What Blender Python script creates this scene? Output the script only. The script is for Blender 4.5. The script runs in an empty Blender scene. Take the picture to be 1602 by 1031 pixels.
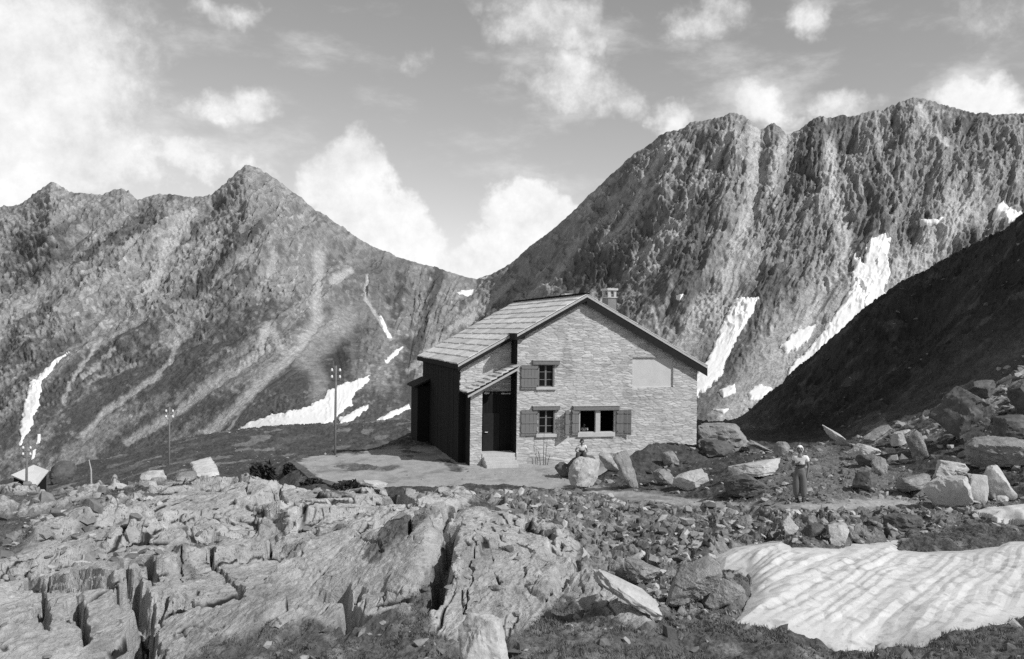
import bpy, bmesh, math, random
import numpy as np
from mathutils import Vector, Matrix, Euler

sc = bpy.context.scene
COL = sc.collection
R = math.radians
rng = np.random.default_rng(11)

# ------------------------------------------------------------------ camera model
F = 1400.0            # focal length in photo pixels
ROLL = R(0.7)
CAMZ = 6.93           # eye height above the hut's doorstep ground
CR, SR = math.cos(ROLL), math.sin(ROLL)

def ray(px, py):
    """slopes (x/y, z/y) of the line of sight through a photo pixel"""
    dx = np.asarray(px, float) - 801.0
    dy = 515.5 - np.asarray(py, float)
    return (dx * CR - dy * SR) / F, (dx * SR + dy * CR + 3.5) / F

def toward(a, b):
    x = a * F
    y = b * F - 3.5
    return 801 + x * CR + y * SR, 515.5 - (-x * SR + y * CR)

def P(px, py, D):
    a, b = ray(px, py)
    return Vector((float(a) * D, D, CAMZ + float(b) * D))

# ------------------------------------------------------------------ noise
def _h(ix, iy, s):
    n = (ix.astype(np.int64) * 374761393 + iy.astype(np.int64) * 668265263 + s * 1274126177) & 0xffffffff
    n = ((n ^ (n >> 13)) * 1274126177) & 0xffffffff
    n = (n ^ (n >> 16)) * 2246822519 & 0xffffffff
    return (n ^ (n >> 15)) / 4294967296.0

def perlin(x, y, s=0):
    x = np.asarray(x, float); y = np.asarray(y, float)
    ix = np.floor(x); iy = np.floor(y)
    fx = x - ix; fy = y - iy
    u = fx * fx * fx * (fx * (fx * 6 - 15) + 10)
    v = fy * fy * fy * (fy * (fy * 6 - 15) + 10)
    ix = ix.astype(np.int64); iy = iy.astype(np.int64)
    def g(ox, oy):
        t = _h(ix + ox, iy + oy, s) * (2 * math.pi)
        return np.cos(t) * (fx - ox) + np.sin(t) * (fy - oy)
    a = g(0, 0); b = g(1, 0); c = g(0, 1); d = g(1, 1)
    return ((a + u * (b - a)) + v * ((c + u * (d - c)) - (a + u * (b - a)))) * 1.5

def fbm(x, y, o=4, s=0, gain=.5, lac=2.03):
    t = 0; A = 1.0; n = 0
    for k in range(o):
        t = t + A * perlin(x, y, s + k * 17); n += A
        x = x * lac + 13.7; y = y * lac + 7.3; A *= gain
    return t / n

def ridged(x, y, o=4, s=0, gain=.55, lac=2.05):
    t = 0; A = 1.0; n = 0
    for k in range(o):
        t = t + A * (1 - np.abs(perlin(x, y, s + k * 31)) * 1.9); n += A
        x = x * lac + 5.1; y = y * lac + 9.7; A *= gain
    return t / n

def worley(x, y, s=0, jit=.95):
    ix = np.floor(x).astype(np.int64); iy = np.floor(y).astype(np.int64)
    f1 = np.full(x.shape, 9.0); f2 = np.full(x.shape, 9.0); cid = np.zeros(x.shape)
    for ox in (-1, 0, 1):
        for oy in (-1, 0, 1):
            jx = ix + ox; jy = iy + oy
            qx = jx + .5 + (_h(jx, jy, s) - .5) * jit
            qy = jy + .5 + (_h(jx, jy, s + 5) - .5) * jit
            d = np.hypot(qx - x, qy - y)
            n = d < f1
            f2 = np.where(n, f1, np.minimum(f2, d))
            cid = np.where(n, _h(jx, jy, s + 9), cid)
            f1 = np.where(n, d, f1)
    return f1, f2, cid

def sstep(x, a, b):
    t = np.clip((x - a) / (b - a), 0, 1)
    return t * t * (3 - 2 * t)

def seg_dist(x, y, pts, closed=False):
    d = np.full(np.shape(x), 1e9)
    n = len(pts)
    for i in range(n if closed else n - 1):
        ax, ay = pts[i]; bx, by = pts[(i + 1) % n]
        ex, ey = bx - ax, by - ay
        L = ex * ex + ey * ey + 1e-12
        t = np.clip(((x - ax) * ex + (y - ay) * ey) / L, 0, 1)
        d = np.minimum(d, np.hypot(x - ax - t * ex, y - ay - t * ey))
    return d

def inside(x, y, pts):
    r = np.zeros(np.shape(x), bool)
    n = len(pts)
    for i in range(n):
        ax, ay = pts[i]; bx, by = pts[(i + 1) % n]
        if ay == by: continue
        c = ((ay > y) != (by > y)) & (x < (bx - ax) * (y - ay) / (by - ay) + ax)
        r ^= c
    return r

def sdf(x, y, pts):
    d = seg_dist(x, y, pts, True)
    return np.where(inside(x, y, pts), d, -d)

# ------------------------------------------------------------------ mesh helpers
def mesh_np(name, v, f, mat=None, parent=None, smooth=True, attrs=None):
    """v: N x 3, f: M x 4 (or M x 3) integer array -> one mesh object"""
    v = np.ascontiguousarray(v, np.float32); f = np.ascontiguousarray(f, np.int32)
    k = f.shape[1]
    me = bpy.data.meshes.new(name)
    me.vertices.add(len(v)); me.vertices.foreach_set('co', v.ravel())
    me.loops.add(f.size); me.loops.foreach_set('vertex_index', f.ravel())
    me.polygons.add(len(f))
    me.polygons.foreach_set('loop_start', np.arange(0, f.size, k, dtype=np.int32))
    if smooth:
        me.polygons.foreach_set('use_smooth', np.ones(len(f), bool))
    for an, av in (attrs or {}).items():
        at = me.attributes.new(an, 'FLOAT', 'POINT')
        at.data.foreach_set('value', np.ascontiguousarray(av, np.float32))
    me.update(calc_edges=True)
    if not smooth:
        me.shade_flat()
    if mat: me.materials.append(mat)
    o = bpy.data.objects.new(name, me); COL.objects.link(o)
    if parent: o.parent = parent
    return o

def grid_faces(nr, nc):
    i = np.arange((nr - 1) * (nc - 1)); r = i // (nc - 1); c = i % (nc - 1)
    a = r * nc + c
    return np.stack([a, a + 1, a + nc + 1, a + nc], 1)

def submesh(v, f, attrs):
    u, inv = np.unique(f.ravel(), return_inverse=True)
    return v[u], inv.reshape(f.shape), {k: a[u] for k, a in attrs.items()}

class MB:
    """collects boxes, prisms and tubes into ONE mesh object"""
    def __init__(s): s.v = []; s.f = []
    def add(s, vs, fs):
        n = len(s.v); s.v += [tuple(p) for p in vs]; s.f += [tuple(i + n for i in q) for q in fs]
    def box(s, x0, y0, z0, x1, y1, z1, m=None):
        vs = [Vector(p) for p in ((x0,y0,z0),(x1,y0,z0),(x1,y1,z0),(x0,y1,z0),(x0,y0,z1),(x1,y0,z1),(x1,y1,z1),(x0,y1,z1))]
        if m is not None: vs = [m @ p for p in vs]
        s.add(vs, ((3,2,1,0),(4,5,6,7),(0,1,5,4),(1,2,6,5),(2,3,7,6),(3,0,4,7)))
    def bar(s, p, q, w, h, up=(0,0,1)):
        p = Vector(p); q = Vector(q); d = (q - p).normalized(); up = Vector(up)
        sd = d.cross(up).normalized(); up = sd.cross(d)
        vs = []
        for b in (p, q):
            for i, j in ((-1,-1),(1,-1),(1,1),(-1,1)):
                vs.append(b + sd * (i * w / 2) + up * (j * h / 2))
        s.add(vs, ((0,1,2,3)[::-1],(4,5,6,7),(0,1,5,4)[::1],(1,2,6,5),(2,3,7,6),(3,0,4,7)))
    def tube(s, pts, rad, n=8):
        pts = [Vector(p) for p in pts]
        if not hasattr(rad, '__len__'): rad = [rad] * len(pts)
        vs = []; fs = []
        for k, p in enumerate(pts):
            d = (pts[min(k + 1, len(pts) - 1)] - pts[max(k - 1, 0)]).normalized()
            a = d.orthogonal().normalized() if abs(d.z) < .9 else Vector((1, 0, 0)).cross(d).normalized()
            b = d.cross(a)
            for i in range(n):
                t = 2 * math.pi * i / n
                vs.append(p + (a * math.cos(t) + b * math.sin(t)) * rad[k])
        for k in range(len(pts) - 1):
            for i in range(n):
                j = (i + 1) % n
                fs.append((k*n+i, k*n+j, (k+1)*n+j, (k+1)*n+i))
        fs.append(tuple(range(n))[::-1]); fs.append(tuple(range((len(pts)-1)*n, len(pts)*n)))
        s.add(vs, fs)
    def prism(s, poly, off):
        """closed polygon of 3-D points, extruded by the vector off"""
        n = len(poly); off = Vector(off)
        vs = [Vector(p) for p in poly] + [Vector(p) + off for p in poly]
        fs = [tuple(range(n))[::-1], tuple(range(n, 2*n))] + [(i, (i+1)%n, (i+1)%n+n, i+n) for i in range(n)]
        s.add(vs, fs)
    def build(s, name, mat, parent=None, smooth=False, bevel=0):
        me = bpy.data.meshes.new(name); me.from_pydata(s.v, [], s.f)
        bm = bmesh.new(); bm.from_mesh(me); bmesh.ops.recalc_face_normals(bm, faces=bm.faces); bm.to_mesh(me); bm.free()
        if smooth: me.polygons.foreach_set('use_smooth', np.ones(len(me.polygons), bool))
        me.materials.append(mat)
        o = bpy.data.objects.new(name, me); COL.objects.link(o)
        if parent: o.parent = parent
        if bevel:
            b = o.modifiers.new('bevel', 'BEVEL'); b.width = bevel; b.segments = 2; b.limit_method = 'ANGLE'
        return o

def empty(name, loc, rz=0, parent=None):
    o = bpy.data.objects.new(name, None); COL.objects.link(o)
    o.location = loc; o.rotation_euler = (0, 0, rz); o.empty_display_size = .3
    if parent: o.parent = parent
    return o

def tag(o, label, cat, group=None, kind=None):
    if label: o['label'] = label
    if cat: o['category'] = cat
    if group: o['group'] = group
    if kind: o['kind'] = kind
    return o

# ------------------------------------------------------------------ materials (all neutral: the photo is black and white)
def new_mat(name):
    m = bpy.data.materials.new(name); m.use_nodes = True
    return m, m.node_tree.nodes, m.node_tree.links, m.node_tree.nodes['Principled BSDF']

def grey(name, tone=.3, rough=.85, attr=None, noises=(), bump=(), spec=.2, stretch=None):
    """tone (or a per-vertex attribute) times noise; noises = (scale, amount), bump = (scale, strength, distance)"""
    m, N, L, bs = new_mat(name)
    bs.inputs['Roughness'].default_value = rough
    bs.inputs['Specular IOR Level'].default_value = spec
    tc = N.new('ShaderNodeTexCoord'); co = tc.outputs['Object']
    if stretch:
        mp = N.new('ShaderNodeMapping'); mp.inputs['Scale'].default_value = stretch; L.new(co, mp.inputs[0]); co = mp.outputs[0]
    if attr:
        at = N.new('ShaderNodeAttribute'); at.attribute_name = attr; val = at.outputs['Fac']
    else:
        vn = N.new('ShaderNodeValue'); vn.outputs[0].default_value = tone; val = vn.outputs[0]
    for s_, am in noises:
        n = N.new('ShaderNodeTexNoise'); n.inputs['Scale'].default_value = s_; n.inputs['Detail'].default_value = 5; n.inputs['Roughness'].default_value = .65
        L.new(co, n.inputs['Vector'])
        mr = N.new('ShaderNodeMapRange'); mr.inputs[1].default_value = .25; mr.inputs[2].default_value = .75
        mr.inputs[3].default_value = 1 - am; mr.inputs[4].default_value = 1 + am
        L.new(n.outputs['Fac'], mr.inputs[0])
        mu = N.new('ShaderNodeMath'); mu.operation = 'MULTIPLY'; L.new(val, mu.inputs[0]); L.new(mr.outputs[0], mu.inputs[1]); val = mu.outputs[0]
    cl = N.new('ShaderNodeClamp'); L.new(val, cl.inputs[0]); cl.inputs[2].default_value = .92
    L.new(cl.outputs[0], bs.inputs['Base Color'])
    prev = None
    for s_, st, di in bump:
        n = N.new('ShaderNodeTexNoise'); n.inputs['Scale'].default_value = s_; n.inputs['Detail'].default_value = 6; n.inputs['Roughness'].default_value = .65
        L.new(co, n.inputs['Vector'])
        b = N.new('ShaderNodeBump'); b.inputs['Strength'].default_value = st; b.inputs['Distance'].default_value = di
        L.new(n.outputs['Fac'], b.inputs['Height'])
        if prev: L.new(prev, b.inputs['Normal'])
        prev = b.outputs[0]
    if prev: L.new(prev, bs.inputs['Normal'])
    return m

M = {}
M['mountain'] = grey('mountain_rock', attr='tone', noises=((.25, .35), (.9, .3)), bump=((.5, .8, 1.2), (.12, .6, 3)))
M['ground'] = grey('alpine_turf', attr='tone', noises=((3, .3), (14, .45), (60, .3)), bump=((18, .8, .05), (70, .6, .015)))
M['rock'] = grey('schist', attr='tone', noises=((2.2, .2), (9, .22), (45, .2)), bump=((9, .9, .06), (40, .8, .02)))
M['path'] = grey('trodden_gravel', attr='tone', noises=((1.5, .15), (12, .2), (50, .2)), bump=((30, .5, .02),))
M['boulder'] = grey('boulder_stone', .30, noises=((1.3, .35), (6, .3), (30, .25)), bump=((5, .8, .08), (22, .8, .03)))
M['boulder_pale'] = grey('pale_boulder_stone', .52, noises=((1.3, .18), (6, .16), (30, .16)), bump=((5, .5, .05), (22, .5, .02)))
M['boulder_dark'] = grey('shade_dark_boulder_stone', .13, noises=((1.3, .35), (6, .35), (30, .3)), bump=((5, .5, .06), (22, .6, .02)))  # tone lowered to put overhang shade into the right-edge rocks
M['rubble'] = grey('rubble_stone', attr='tone', noises=((9, .25), (40, .2)), bump=((25, .5, .02),))
M['snow'] = grey('old_snow', attr='tone', rough=.7, noises=((1.2, .05), (7, .06), (40, .05)), bump=((6, .35, .04), (30, .25, .01)))
M['far_snow'] = grey('snow', .86, rough=.8, noises=((.05, .04),))
M['stone_wall'] = grey('wall_stone', attr='tone', noises=((3, .14), (16, .16), (70, .12)), bump=((40, .45, .012),))
M['plaster'] = grey('smooth_plaster', .6, noises=((2, .08), (14, .05)), bump=((40, .1, .005),))
M['plain_stone'] = grey('dressed_stone', .55, noises=((3, .12), (20, .12)), bump=((25, .4, .012),))
M['chimney_stone'] = grey('sooty_stone', .24, noises=((3, .2), (20, .2)), bump=((25, .5, .02),))
M['board_dark'] = grey('shade_dark_boards', .014, noises=((6, .4), (30, .3)), bump=((20, .4, .01),), stretch=(6, 6, .5))  # tone taken down to carry the shade of the hut's left walls
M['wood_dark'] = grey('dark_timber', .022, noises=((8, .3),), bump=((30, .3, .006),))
M['wood_mid'] = grey('weathered_timber', .2, noises=((8, .25), (40, .15)), bump=((30, .3, .006),))
M['wood_pale'] = grey('pale_timber', .5, noises=((8, .15),), bump=((30, .2, .004),))
M['shutter'] = grey('painted_shutter', .2, rough=.6, noises=((12, .12),))
M['roof'] = grey('roof_slab', .6, attr='tone', noises=((1.2, .12), (9, .14), (40, .12)), bump=((12, .4, .02),))
M['sheet_metal'] = grey('sheet_metal', .75, rough=.5, noises=((2, .06),), spec=.5)
M['skin'] = grey('skin', .22, rough=.6)
M['cloth_white'] = grey('white_cloth', .88, noises=((20, .05),))
M['cloth_dark'] = grey('dark_cloth', .08, noises=((30, .15),))
M['cloth_grey'] = grey('grey_cloth', .17, noises=((30, .12),))
M['hair'] = grey('dark_hair', .02, rough=.5)
M['leather'] = grey('boot_leather', .05, rough=.5)
M['porcelain'] = grey('porcelain', .85, rough=.2, spec=.5)
M['twig'] = grey('twig', .12, noises=((20, .3),))
M['shrub'] = grey('shrub_leaf', .035, rough=.6, noises=((20, .4),))
M['grass'] = grey('grass_blade', .14, rough=.6, noises=((3, .4),))
def glass_mat():
    m, N, L, bs = new_mat('window_glass')
    bs.inputs['Base Color'].default_value = (.012, .012, .012, 1); bs.inputs['Roughness'].default_value = .08
    bs.inputs['Specular IOR Level'].default_value = .4
    return m
M['glass'] = glass_mat()
# ------------------------------------------------------------------ the near ground: one sheet from the viewer's feet to the valley
G = [  # photo x, y, distance
 (-300,1031,13),(0,1031,12.8),(200,1031,12.5),(400,1031,12),(600,1031,11.2),(720,1031,10.6),(800,1031,10),(1000,1031,9.4),(1150,1031,9.6),(1310,1031,10.2),(1400,1031,9.6),(1600,1031,9.0),(1900,1031,9),
 (0,900,17.5),(0,850,20.5),(0,800,26),(0,778,31),(200,900,16.8),(200,820,21),(200,780,26.5),(230,762,30),(400,930,15.2),(400,850,19),(400,790,24),(380,765,29.5),(600,950,13.6),(600,870,17),(600,800,23.5),(600,777,29.5),(480,775,29),(500,774,38.4),(560,771,38),(455,760,43.5),
 (-300,900,17),(-300,800,25),(700,930,13.2),(690,850,17.4),(700,785,26),(760,960,12.4),(735,812,20.8),(800,890,15.6),(900,858,18.8),(880,800,27),(860,950,12.9),
 (1000,778,32.5),(1000,850,21.5),(1000,900,16.5),(1000,955,12.6),(1150,790,28.5),(1150,850,20),(1150,930,14),(1250,785,26),(1250,840,19.6),(1250,900,15.8),(1250,985,12),
 (1400,800,25.5),(1400,850,20),(1400,930,14.6),(1390,1000,11.8),(1600,805,24),(1600,850,19.5),(1600,950,13.6),(1480,970,12),(1900,800,24),(1900,900,15),
 (870,756,39.5),(930,765,36.5),(1300,692,42),(1400,705,37),(1500,655,38),(1602,610,38),(1602,700,30.5),(1510,720,31),(1300,740,31.5),(1400,750,30),(1602,570,44),(1500,600,48),(1380,660,47),(1330,690,46),
 (1850,560,36),(1850,640,30),(1850,450,50),
 (1602,340,75),(1480,418,75),(1400,453,76),(1320,520,77),(1250,580,78),(1190,630,79),(1150,662,80),(1520,480,60),(1400,560,62),(1300,620,64),(1450,520,66),(1800,200,74),
 (1150,700,46),(1100,672,50),(1200,690,52),
 # terrace round the hut
 (460,737,44),(520,752,39.6),(600,752,39.3),(700,752,39.3),(800,752,39.2),(620,715,50),(500,717,49.5),(560,716,49.5),(650,708,52),(700,690,58),(800,690,58),(900,690,58),(950,690,58),(1000,695,55),(800,727,46.7),(900,727,46.7),
 # mound in front of the right half of the hut
 (960,690,43.5),(1000,675,44),(1060,690,44),(1100,692,44.5),(1040,735,39),(940,735,40.2),(1150,735,35),(1200,745,32),(1080,760,35.3),
 # meadow and shoulder behind, then the drop into the valley
 (524,706,64),(440,712,62),(350,735,50),(300,748,46),(600,700,68),(400,681,108),(550,669,108),(650,662,108),(300,698,106),(200,723,104),(100,748,102),(0,772,100),(-200,790,100),(-200,800,60),(0,790,55),(100,772,52),(200,758,48),(760,655,108),(900,655,108),(1050,655,106),
 (0,905,250),(200,880,250),(400,850,250),(600,800,250),(800,780,250),(1000,790,250),(1200,800,250),(1500,800,250),(1250,690,110),(1450,640,110),(1650,560,120),
 (-300,960,250),(1900,780,250),(0,860,430),(600,800,430),(1100,780,430),(1600,780,430)]
ga, gb, gd = [], [], []
for x, y, D in G:
    a, b = ray(x, y); ga.append(float(a)); gb.append(float(b)); gd.append(D)
for (a_, z_, D) in ((-.65,5.2,3),(0,5.2,3),(.65,5.2,3),(-.65,6,.5),(.65,6,.5),(-2,3,9),(-2,0,30),(-2,-12,100),(-2,-50,250),(2,5,9),(2,8,30),(2,16,75),(2,-20,200),(1.1,6,30),(1.1,15,60),(-1.1,1,30)):
    ga.append(a_); gb.append((z_ - CAMZ) / D); gd.append(D)
ga = np.array(ga); gd = np.array(gd); gz = CAMZ + np.array(gb) * gd
def warp_uv(a, D): return np.arctan(a) * 15, np.log(D) * 6
cu, cv = warp_uv(ga, gd)
def tps(r2): return .5 * r2 * np.log(r2 + 1e-9)
n = len(cu)
A = np.zeros((n + 3, n + 3))
A[:n, :n] = tps((cu[:, None] - cu) ** 2 + (cv[:, None] - cv) ** 2) + np.eye(n) * .02
A[:n, n] = A[n, :n] = 1; A[:n, n + 1] = A[n + 1, :n] = cu; A[:n, n + 2] = A[n + 2, :n] = cv
wts = np.linalg.solve(A, np.concatenate([gz, np.zeros(3)]))
def zbase(a, D):
    u, v = warp_uv(a, D); o = wts[n] + wts[n + 1] * u + wts[n + 2] * v
    for i in range(n): o = o + wts[i] * tps((u - cu[i]) ** 2 + (v - cv[i]) ** 2)
    return o
ac = np.concatenate([-np.geomspace(2.4, .63, 60)[:-1], np.linspace(-.63, .63, 1380), np.geomspace(.63, 2.4, 60)[1:]])
dr = np.concatenate([np.geomspace(2.5, 8, 60)[:-1], np.geomspace(8, 11, 130)[:-1], np.geomspace(11, 30, 1000)[:-1], np.geomspace(30, 60, 260), np.geomspace(60, 130, 150)[1:], np.geomspace(130, 440, 40)[1:]])
# base height on a coarse grid, then bilinear to the fine one
ic = np.unique(np.concatenate([np.arange(0, len(ac), 5), [len(ac) - 1]])); ir = np.unique(np.concatenate([np.arange(0, len(dr), 5), [len(dr) - 1]]))
zc = zbase(*np.meshgrid(ac[ic], dr[ir]))
tmp = np.stack([np.interp(ac, ac[ic], row) for row in zc])
Z0 = np.stack([np.interp(dr, dr[ir], tmp[:, j]) for j in range(len(ac))], 1)
GA, GD = np.meshgrid(ac, dr)
GX = GA * GD; GY = GD
# level terrace round the hut
def wpt(px, py, D): p = P(px, py, D); return (p.x, p.y)
TERR = [wpt(452,728,46.4), wpt(484,744,41.6), wpt(520,752,39.6), wpt(600,754,39.2), wpt(740,756,38.6), wpt(860,757,39), (6, 43), (12, 47), (13, 66), (-6, 66), (-8, 52), wpt(540,716,50), wpt(470,721,49)]
td = sdf(GX, GY, TERR)
tm = sstep(td, -1.6, .2)
Z0 = Z0 * (1 - tm) + tm * (0.03 * fbm(GX / 2, GY / 2, 3, 201))
mound = np.exp(-(((GX - 6.3) / 3.0) ** 2 + ((GY - 43.6) / 1.9) ** 2)) * .4 + np.exp(-(((GX - 5.8) / 1.7) ** 2 + ((GY - 44.2) / 1.2) ** 2)) * .6
Z0 += mound
# unseen steep rise added past the right edge to shade the dark hill
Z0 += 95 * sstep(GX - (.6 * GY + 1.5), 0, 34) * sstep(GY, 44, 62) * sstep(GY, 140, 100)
def blocker():  # unseen hill mass made up to throw shade on the right slope
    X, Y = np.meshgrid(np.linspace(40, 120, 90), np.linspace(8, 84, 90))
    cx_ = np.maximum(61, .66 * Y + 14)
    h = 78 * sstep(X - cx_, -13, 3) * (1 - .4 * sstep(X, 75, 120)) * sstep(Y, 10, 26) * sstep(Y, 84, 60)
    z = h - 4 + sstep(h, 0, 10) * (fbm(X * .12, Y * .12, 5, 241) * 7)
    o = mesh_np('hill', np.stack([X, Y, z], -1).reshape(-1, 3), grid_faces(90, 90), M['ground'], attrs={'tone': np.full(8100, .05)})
    tag(o, 'unseen added spur rising beyond the right edge', 'hill', kind='structure')
blocker()
gpx, gpy = toward(GA, (Z0 - CAMZ) / GD)

def basehit(px, py, Z=None, lo=0):
    """world point where the line of sight through a photo pixel first meets the ground"""
    Z = Z0 if Z is None else Z
    a, b = ray(px, py); a = float(a); b = float(b)
    j = int(np.clip(np.searchsorted(ac, a), 1, len(ac) - 1)); f = (a - ac[j - 1]) / (ac[j] - ac[j - 1])
    col = Z[:, j - 1] * (1 - f) + Z[:, j] * f
    e = (col - CAMZ) / dr - b
    k = np.where((e[1:] >= 0) & (e[:-1] < 0) & (dr[1:] > lo))[0]
    if not len(k):
        k = [int(np.argmax(np.where(dr > lo, e, -9)))]
    k = int(k[0]); q = np.clip(-e[k] / (e[k + 1] - e[k] + 1e-9), 0, 1) if k + 1 < len(e) else 0
    D = dr[k] + (dr[min(k + 1, len(dr) - 1)] - dr[k]) * q
    return a * D, D, CAMZ + b * D
def wl(pts, lo=0): return [basehit(x, y, lo=lo)[:2] for x, y in pts]

jit1 = fbm(GX * 1.1, GY * .8, 4, 211); jit2 = fbm(GX * 1.1 + 40, GY * .8, 4, 217)
nearv = GD < 60
def pm(pts, soft, jit, dmin=0, dmax=60):
    d = sdf(gpx + jit1 * jit, gpy + jit2 * jit * .7, pts)
    return sstep(d, -soft, soft) * ((GD > dmin) & (GD < dmax))
OUT_L = [(-260,880),(0,880),(60,850),(140,815),(215,778),(280,757),(380,750),(470,758),(600,762),(700,772),(740,782),(735,800),(712,818),(706,850),(690,885),(664,925),(640,955),(585,975),(545,990),(480,985),(400,1000),(330,1012),(250,1060),(-260,1060)]
OUT_C = [(700,830),(728,808),(760,800),(820,818),(880,835),(906,856),(898,882),(868,882),(905,912),(960,935),(1040,962),(1010,990),(930,965),(880,935),(845,965),(800,990),(770,1005),(725,1000),(676,972),(668,945),(690,905),(702,860)]
OUT_B = [(735,985),(800,970),(815,1000),(780,1060),(705,1060)]
OUT_T = [(0,752),(120,745),(230,745),(260,770),(150,820),(60,850),(-200,880),(-200,790)]
mL = pm(OUT_L, 6, 14, 0, 33); mC = pm(OUT_C, 4, 8, 0, 24); mB = mC * 0
mT = pm(OUT_T, 8, 20, 0, 34) * sstep(fbm(GX * .5 + GY * .16, GY * .22, 4, 221), -.08, .16)
PATH = [(880,752),(960,764),(1080,780),(1190,788),(1300,784),(1420,778),(1440,790),(1330,800),(1200,800),(1060,792),(950,777),(850,764)]
mP = np.maximum(pm(PATH, 5, 8, 22, 46), sstep(td + jit1 * .8 + fbm(GX * .5, GY * .5, 3, 215) * 1.1, .1, .7) * sstep(GY, 55, 52) * (1 - .85 * sstep(fbm(GX * .45, GY * .3, 4, 219), .2, .36)))
SCREE = [(740,772),(870,766),(950,778),(1060,792),(1200,803),(1330,803),(1480,800),(1480,830),(1330,842),(1200,840),(1100,870),(1150,920),(1080,960),(960,930),(905,905),(905,850),(860,830),(790,808)]
mS = pm(SCREE, 10, 16, 12, 36)
DIRT = [(1180,720),(1290,700),(1420,740),(1500,790),(1600,790),(1602,830),(1400,812),(1200,806)]
mD = pm(DIRT, 10, 16, 20, 40)
mLEDGE = pm([(1350,700),(1450,640),(1520,600),(1602,565),(1750,560),(1750,680),(1602,690),(1480,690)], 10, 20, 25, 60) * sstep(fbm(GX * .5, GY * .3, 4, 231), -.05, .2)
rock = np.clip(mL + mC + mB + mT + mLEDGE * .8, 0, 1) * (1 - .9 * sstep(fbm(GX * .55 + GY * .1, GY * .3, 4, 233), .24, .36) * (GD < 33) * (mC < .5))
rockg = np.clip(np.maximum(pm(OUT_L, 26, 14, 0, 33), np.maximum(pm(OUT_C, 20, 8, 0, 24), mB)) + mT + mLEDGE * .8, 0, 1)

# ---- bedrock relief: schist ribs that strike away from the viewer, cut into blocks, steep sides facing left
sx, sy = .26, .966
def facets(c, s, wc, ws, seed, slope, lean, off):
    """fractured rock: every joint block has a plane top of its own tilt and level"""
    x = c / wc; y = s / ws
    ix = np.floor(x).astype(np.int64); iy = np.floor(y).astype(np.int64)
    f1 = np.full(x.shape, 9.0); f2 = np.full(x.shape, 9.0); bx = ix * 0; by = iy * 0; px2 = x * 0; py2 = x * 0
    for ox in (-1, 0, 1):
        for oy in (-1, 0, 1):
            jx = ix + ox; jy = iy + oy
            qx = jx + .5 + (_h(jx, jy, seed) - .5) * .9; qy = jy + .5 + (_h(jx, jy, seed + 5) - .5) * .9
            d = np.hypot(qx - x, qy - y); n = d < f1
            f2 = np.where(n, f1, np.minimum(f2, d)); bx = np.where(n, jx, bx); by = np.where(n, jy, by)
            px2 = np.where(n, qx, px2); py2 = np.where(n, qy, py2); f1 = np.where(n, d, f1)
    r1 = _h(bx, by, seed + 11); r2 = _h(bx, by, seed + 12); r3 = _h(bx, by, seed + 13)
    h = (r1 - .5) * off + (x - px2) * wc * (r2 - .5) * 2 * slope + (y - py2) * ws * ((r3 - .5) * 2 * slope + lean)
    return h, f2 - f1, r1
def rockrelief(X, Y, seed=0):
    wx = fbm(X * .3, Y * .3, 3, 301 + seed) * .9 + fbm(X * 1.8, Y * 1.8, 2, 302 + seed) * .08; wy = fbm(X * .3 + 9, Y * .3, 3, 305 + seed) * .9 + fbm(X * 1.8, Y * 1.8 + 5, 2, 306 + seed) * .08
    c = (X + wx) * sy - (Y + wy) * sx; s = (X + wx) * sx + (Y + wy) * sy
    act = sstep(fbm(X * .28, Y * .22, 3, 327 + seed), -.06, .32)          # how broken the rock is here
    h1, e1, i1 = facets(c, s, 2.1, 3.3, 321 + seed, .18, .03, .22)
    h2, e2, i2 = facets(c + i1 * 3, s, .75, 1.25, 331 + seed, .28, .05, .15)
    h3, e3, i3 = facets(c + i2 * 2, s, .26, .46, 341 + seed, .34, .06, .07)
    h4, e4, i4 = facets(c, s + i3, .09, .17, 351 + seed, .42, 0, .022)
    k2 = .25 + .75 * act; k3 = .12 + .88 * act * sstep(fbm(X * .9, Y * .7, 2, 361 + seed), -.3, .2)
    h = h1 + h2 * k2 + h3 * k3 + h4 * (.25 + .75 * k3) + fbm(X * 5, Y * 4, 4, 371 + seed) * .02
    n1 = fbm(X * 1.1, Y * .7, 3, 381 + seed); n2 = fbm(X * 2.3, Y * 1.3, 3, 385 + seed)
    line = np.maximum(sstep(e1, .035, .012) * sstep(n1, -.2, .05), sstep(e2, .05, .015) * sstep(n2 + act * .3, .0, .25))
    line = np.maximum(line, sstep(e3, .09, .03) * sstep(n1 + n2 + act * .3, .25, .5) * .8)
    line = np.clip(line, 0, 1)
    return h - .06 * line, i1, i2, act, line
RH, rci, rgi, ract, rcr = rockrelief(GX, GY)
for _ in range(1):
    q_ = np.pad(RH, 1, 'edge'); RH = (q_[:-2, 1:-1] + q_[2:, 1:-1] + q_[1:-1, :-2] + q_[1:-1, 2:] + 2 * q_[1:-1, 1:-1]) / 6
RH_ = RH.copy()
for i in range(1, len(dr)):            # broken faces towards the viewer weather back to a slope instead of a sheer wall
    RH[i] = np.minimum(RH[i], RH[i - 1] + (.95 + .5 * jit1[i]) * (dr[i] - dr[i - 1]))
cut = np.clip((RH_ - RH) * 12, 0, 1)
for _ in range(10):
    q_ = np.pad(cut, ((1, 1), (1, 1)), 'edge'); cut = np.maximum(cut, .0) * .5 + (q_[1:-1, :-2] + q_[1:-1, 2:] + q_[:-2, 1:-1] + q_[2:, 1:-1]) * .125
cut = np.clip(cut * 2, 0, 1)
for _ in range(14):
    q_ = np.pad(RH, ((0, 0), (1, 1)), 'edge'); RH = RH * (1 - cut * .66) + cut * .33 * (q_[:, :-2] + q_[:, 2:])
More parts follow.
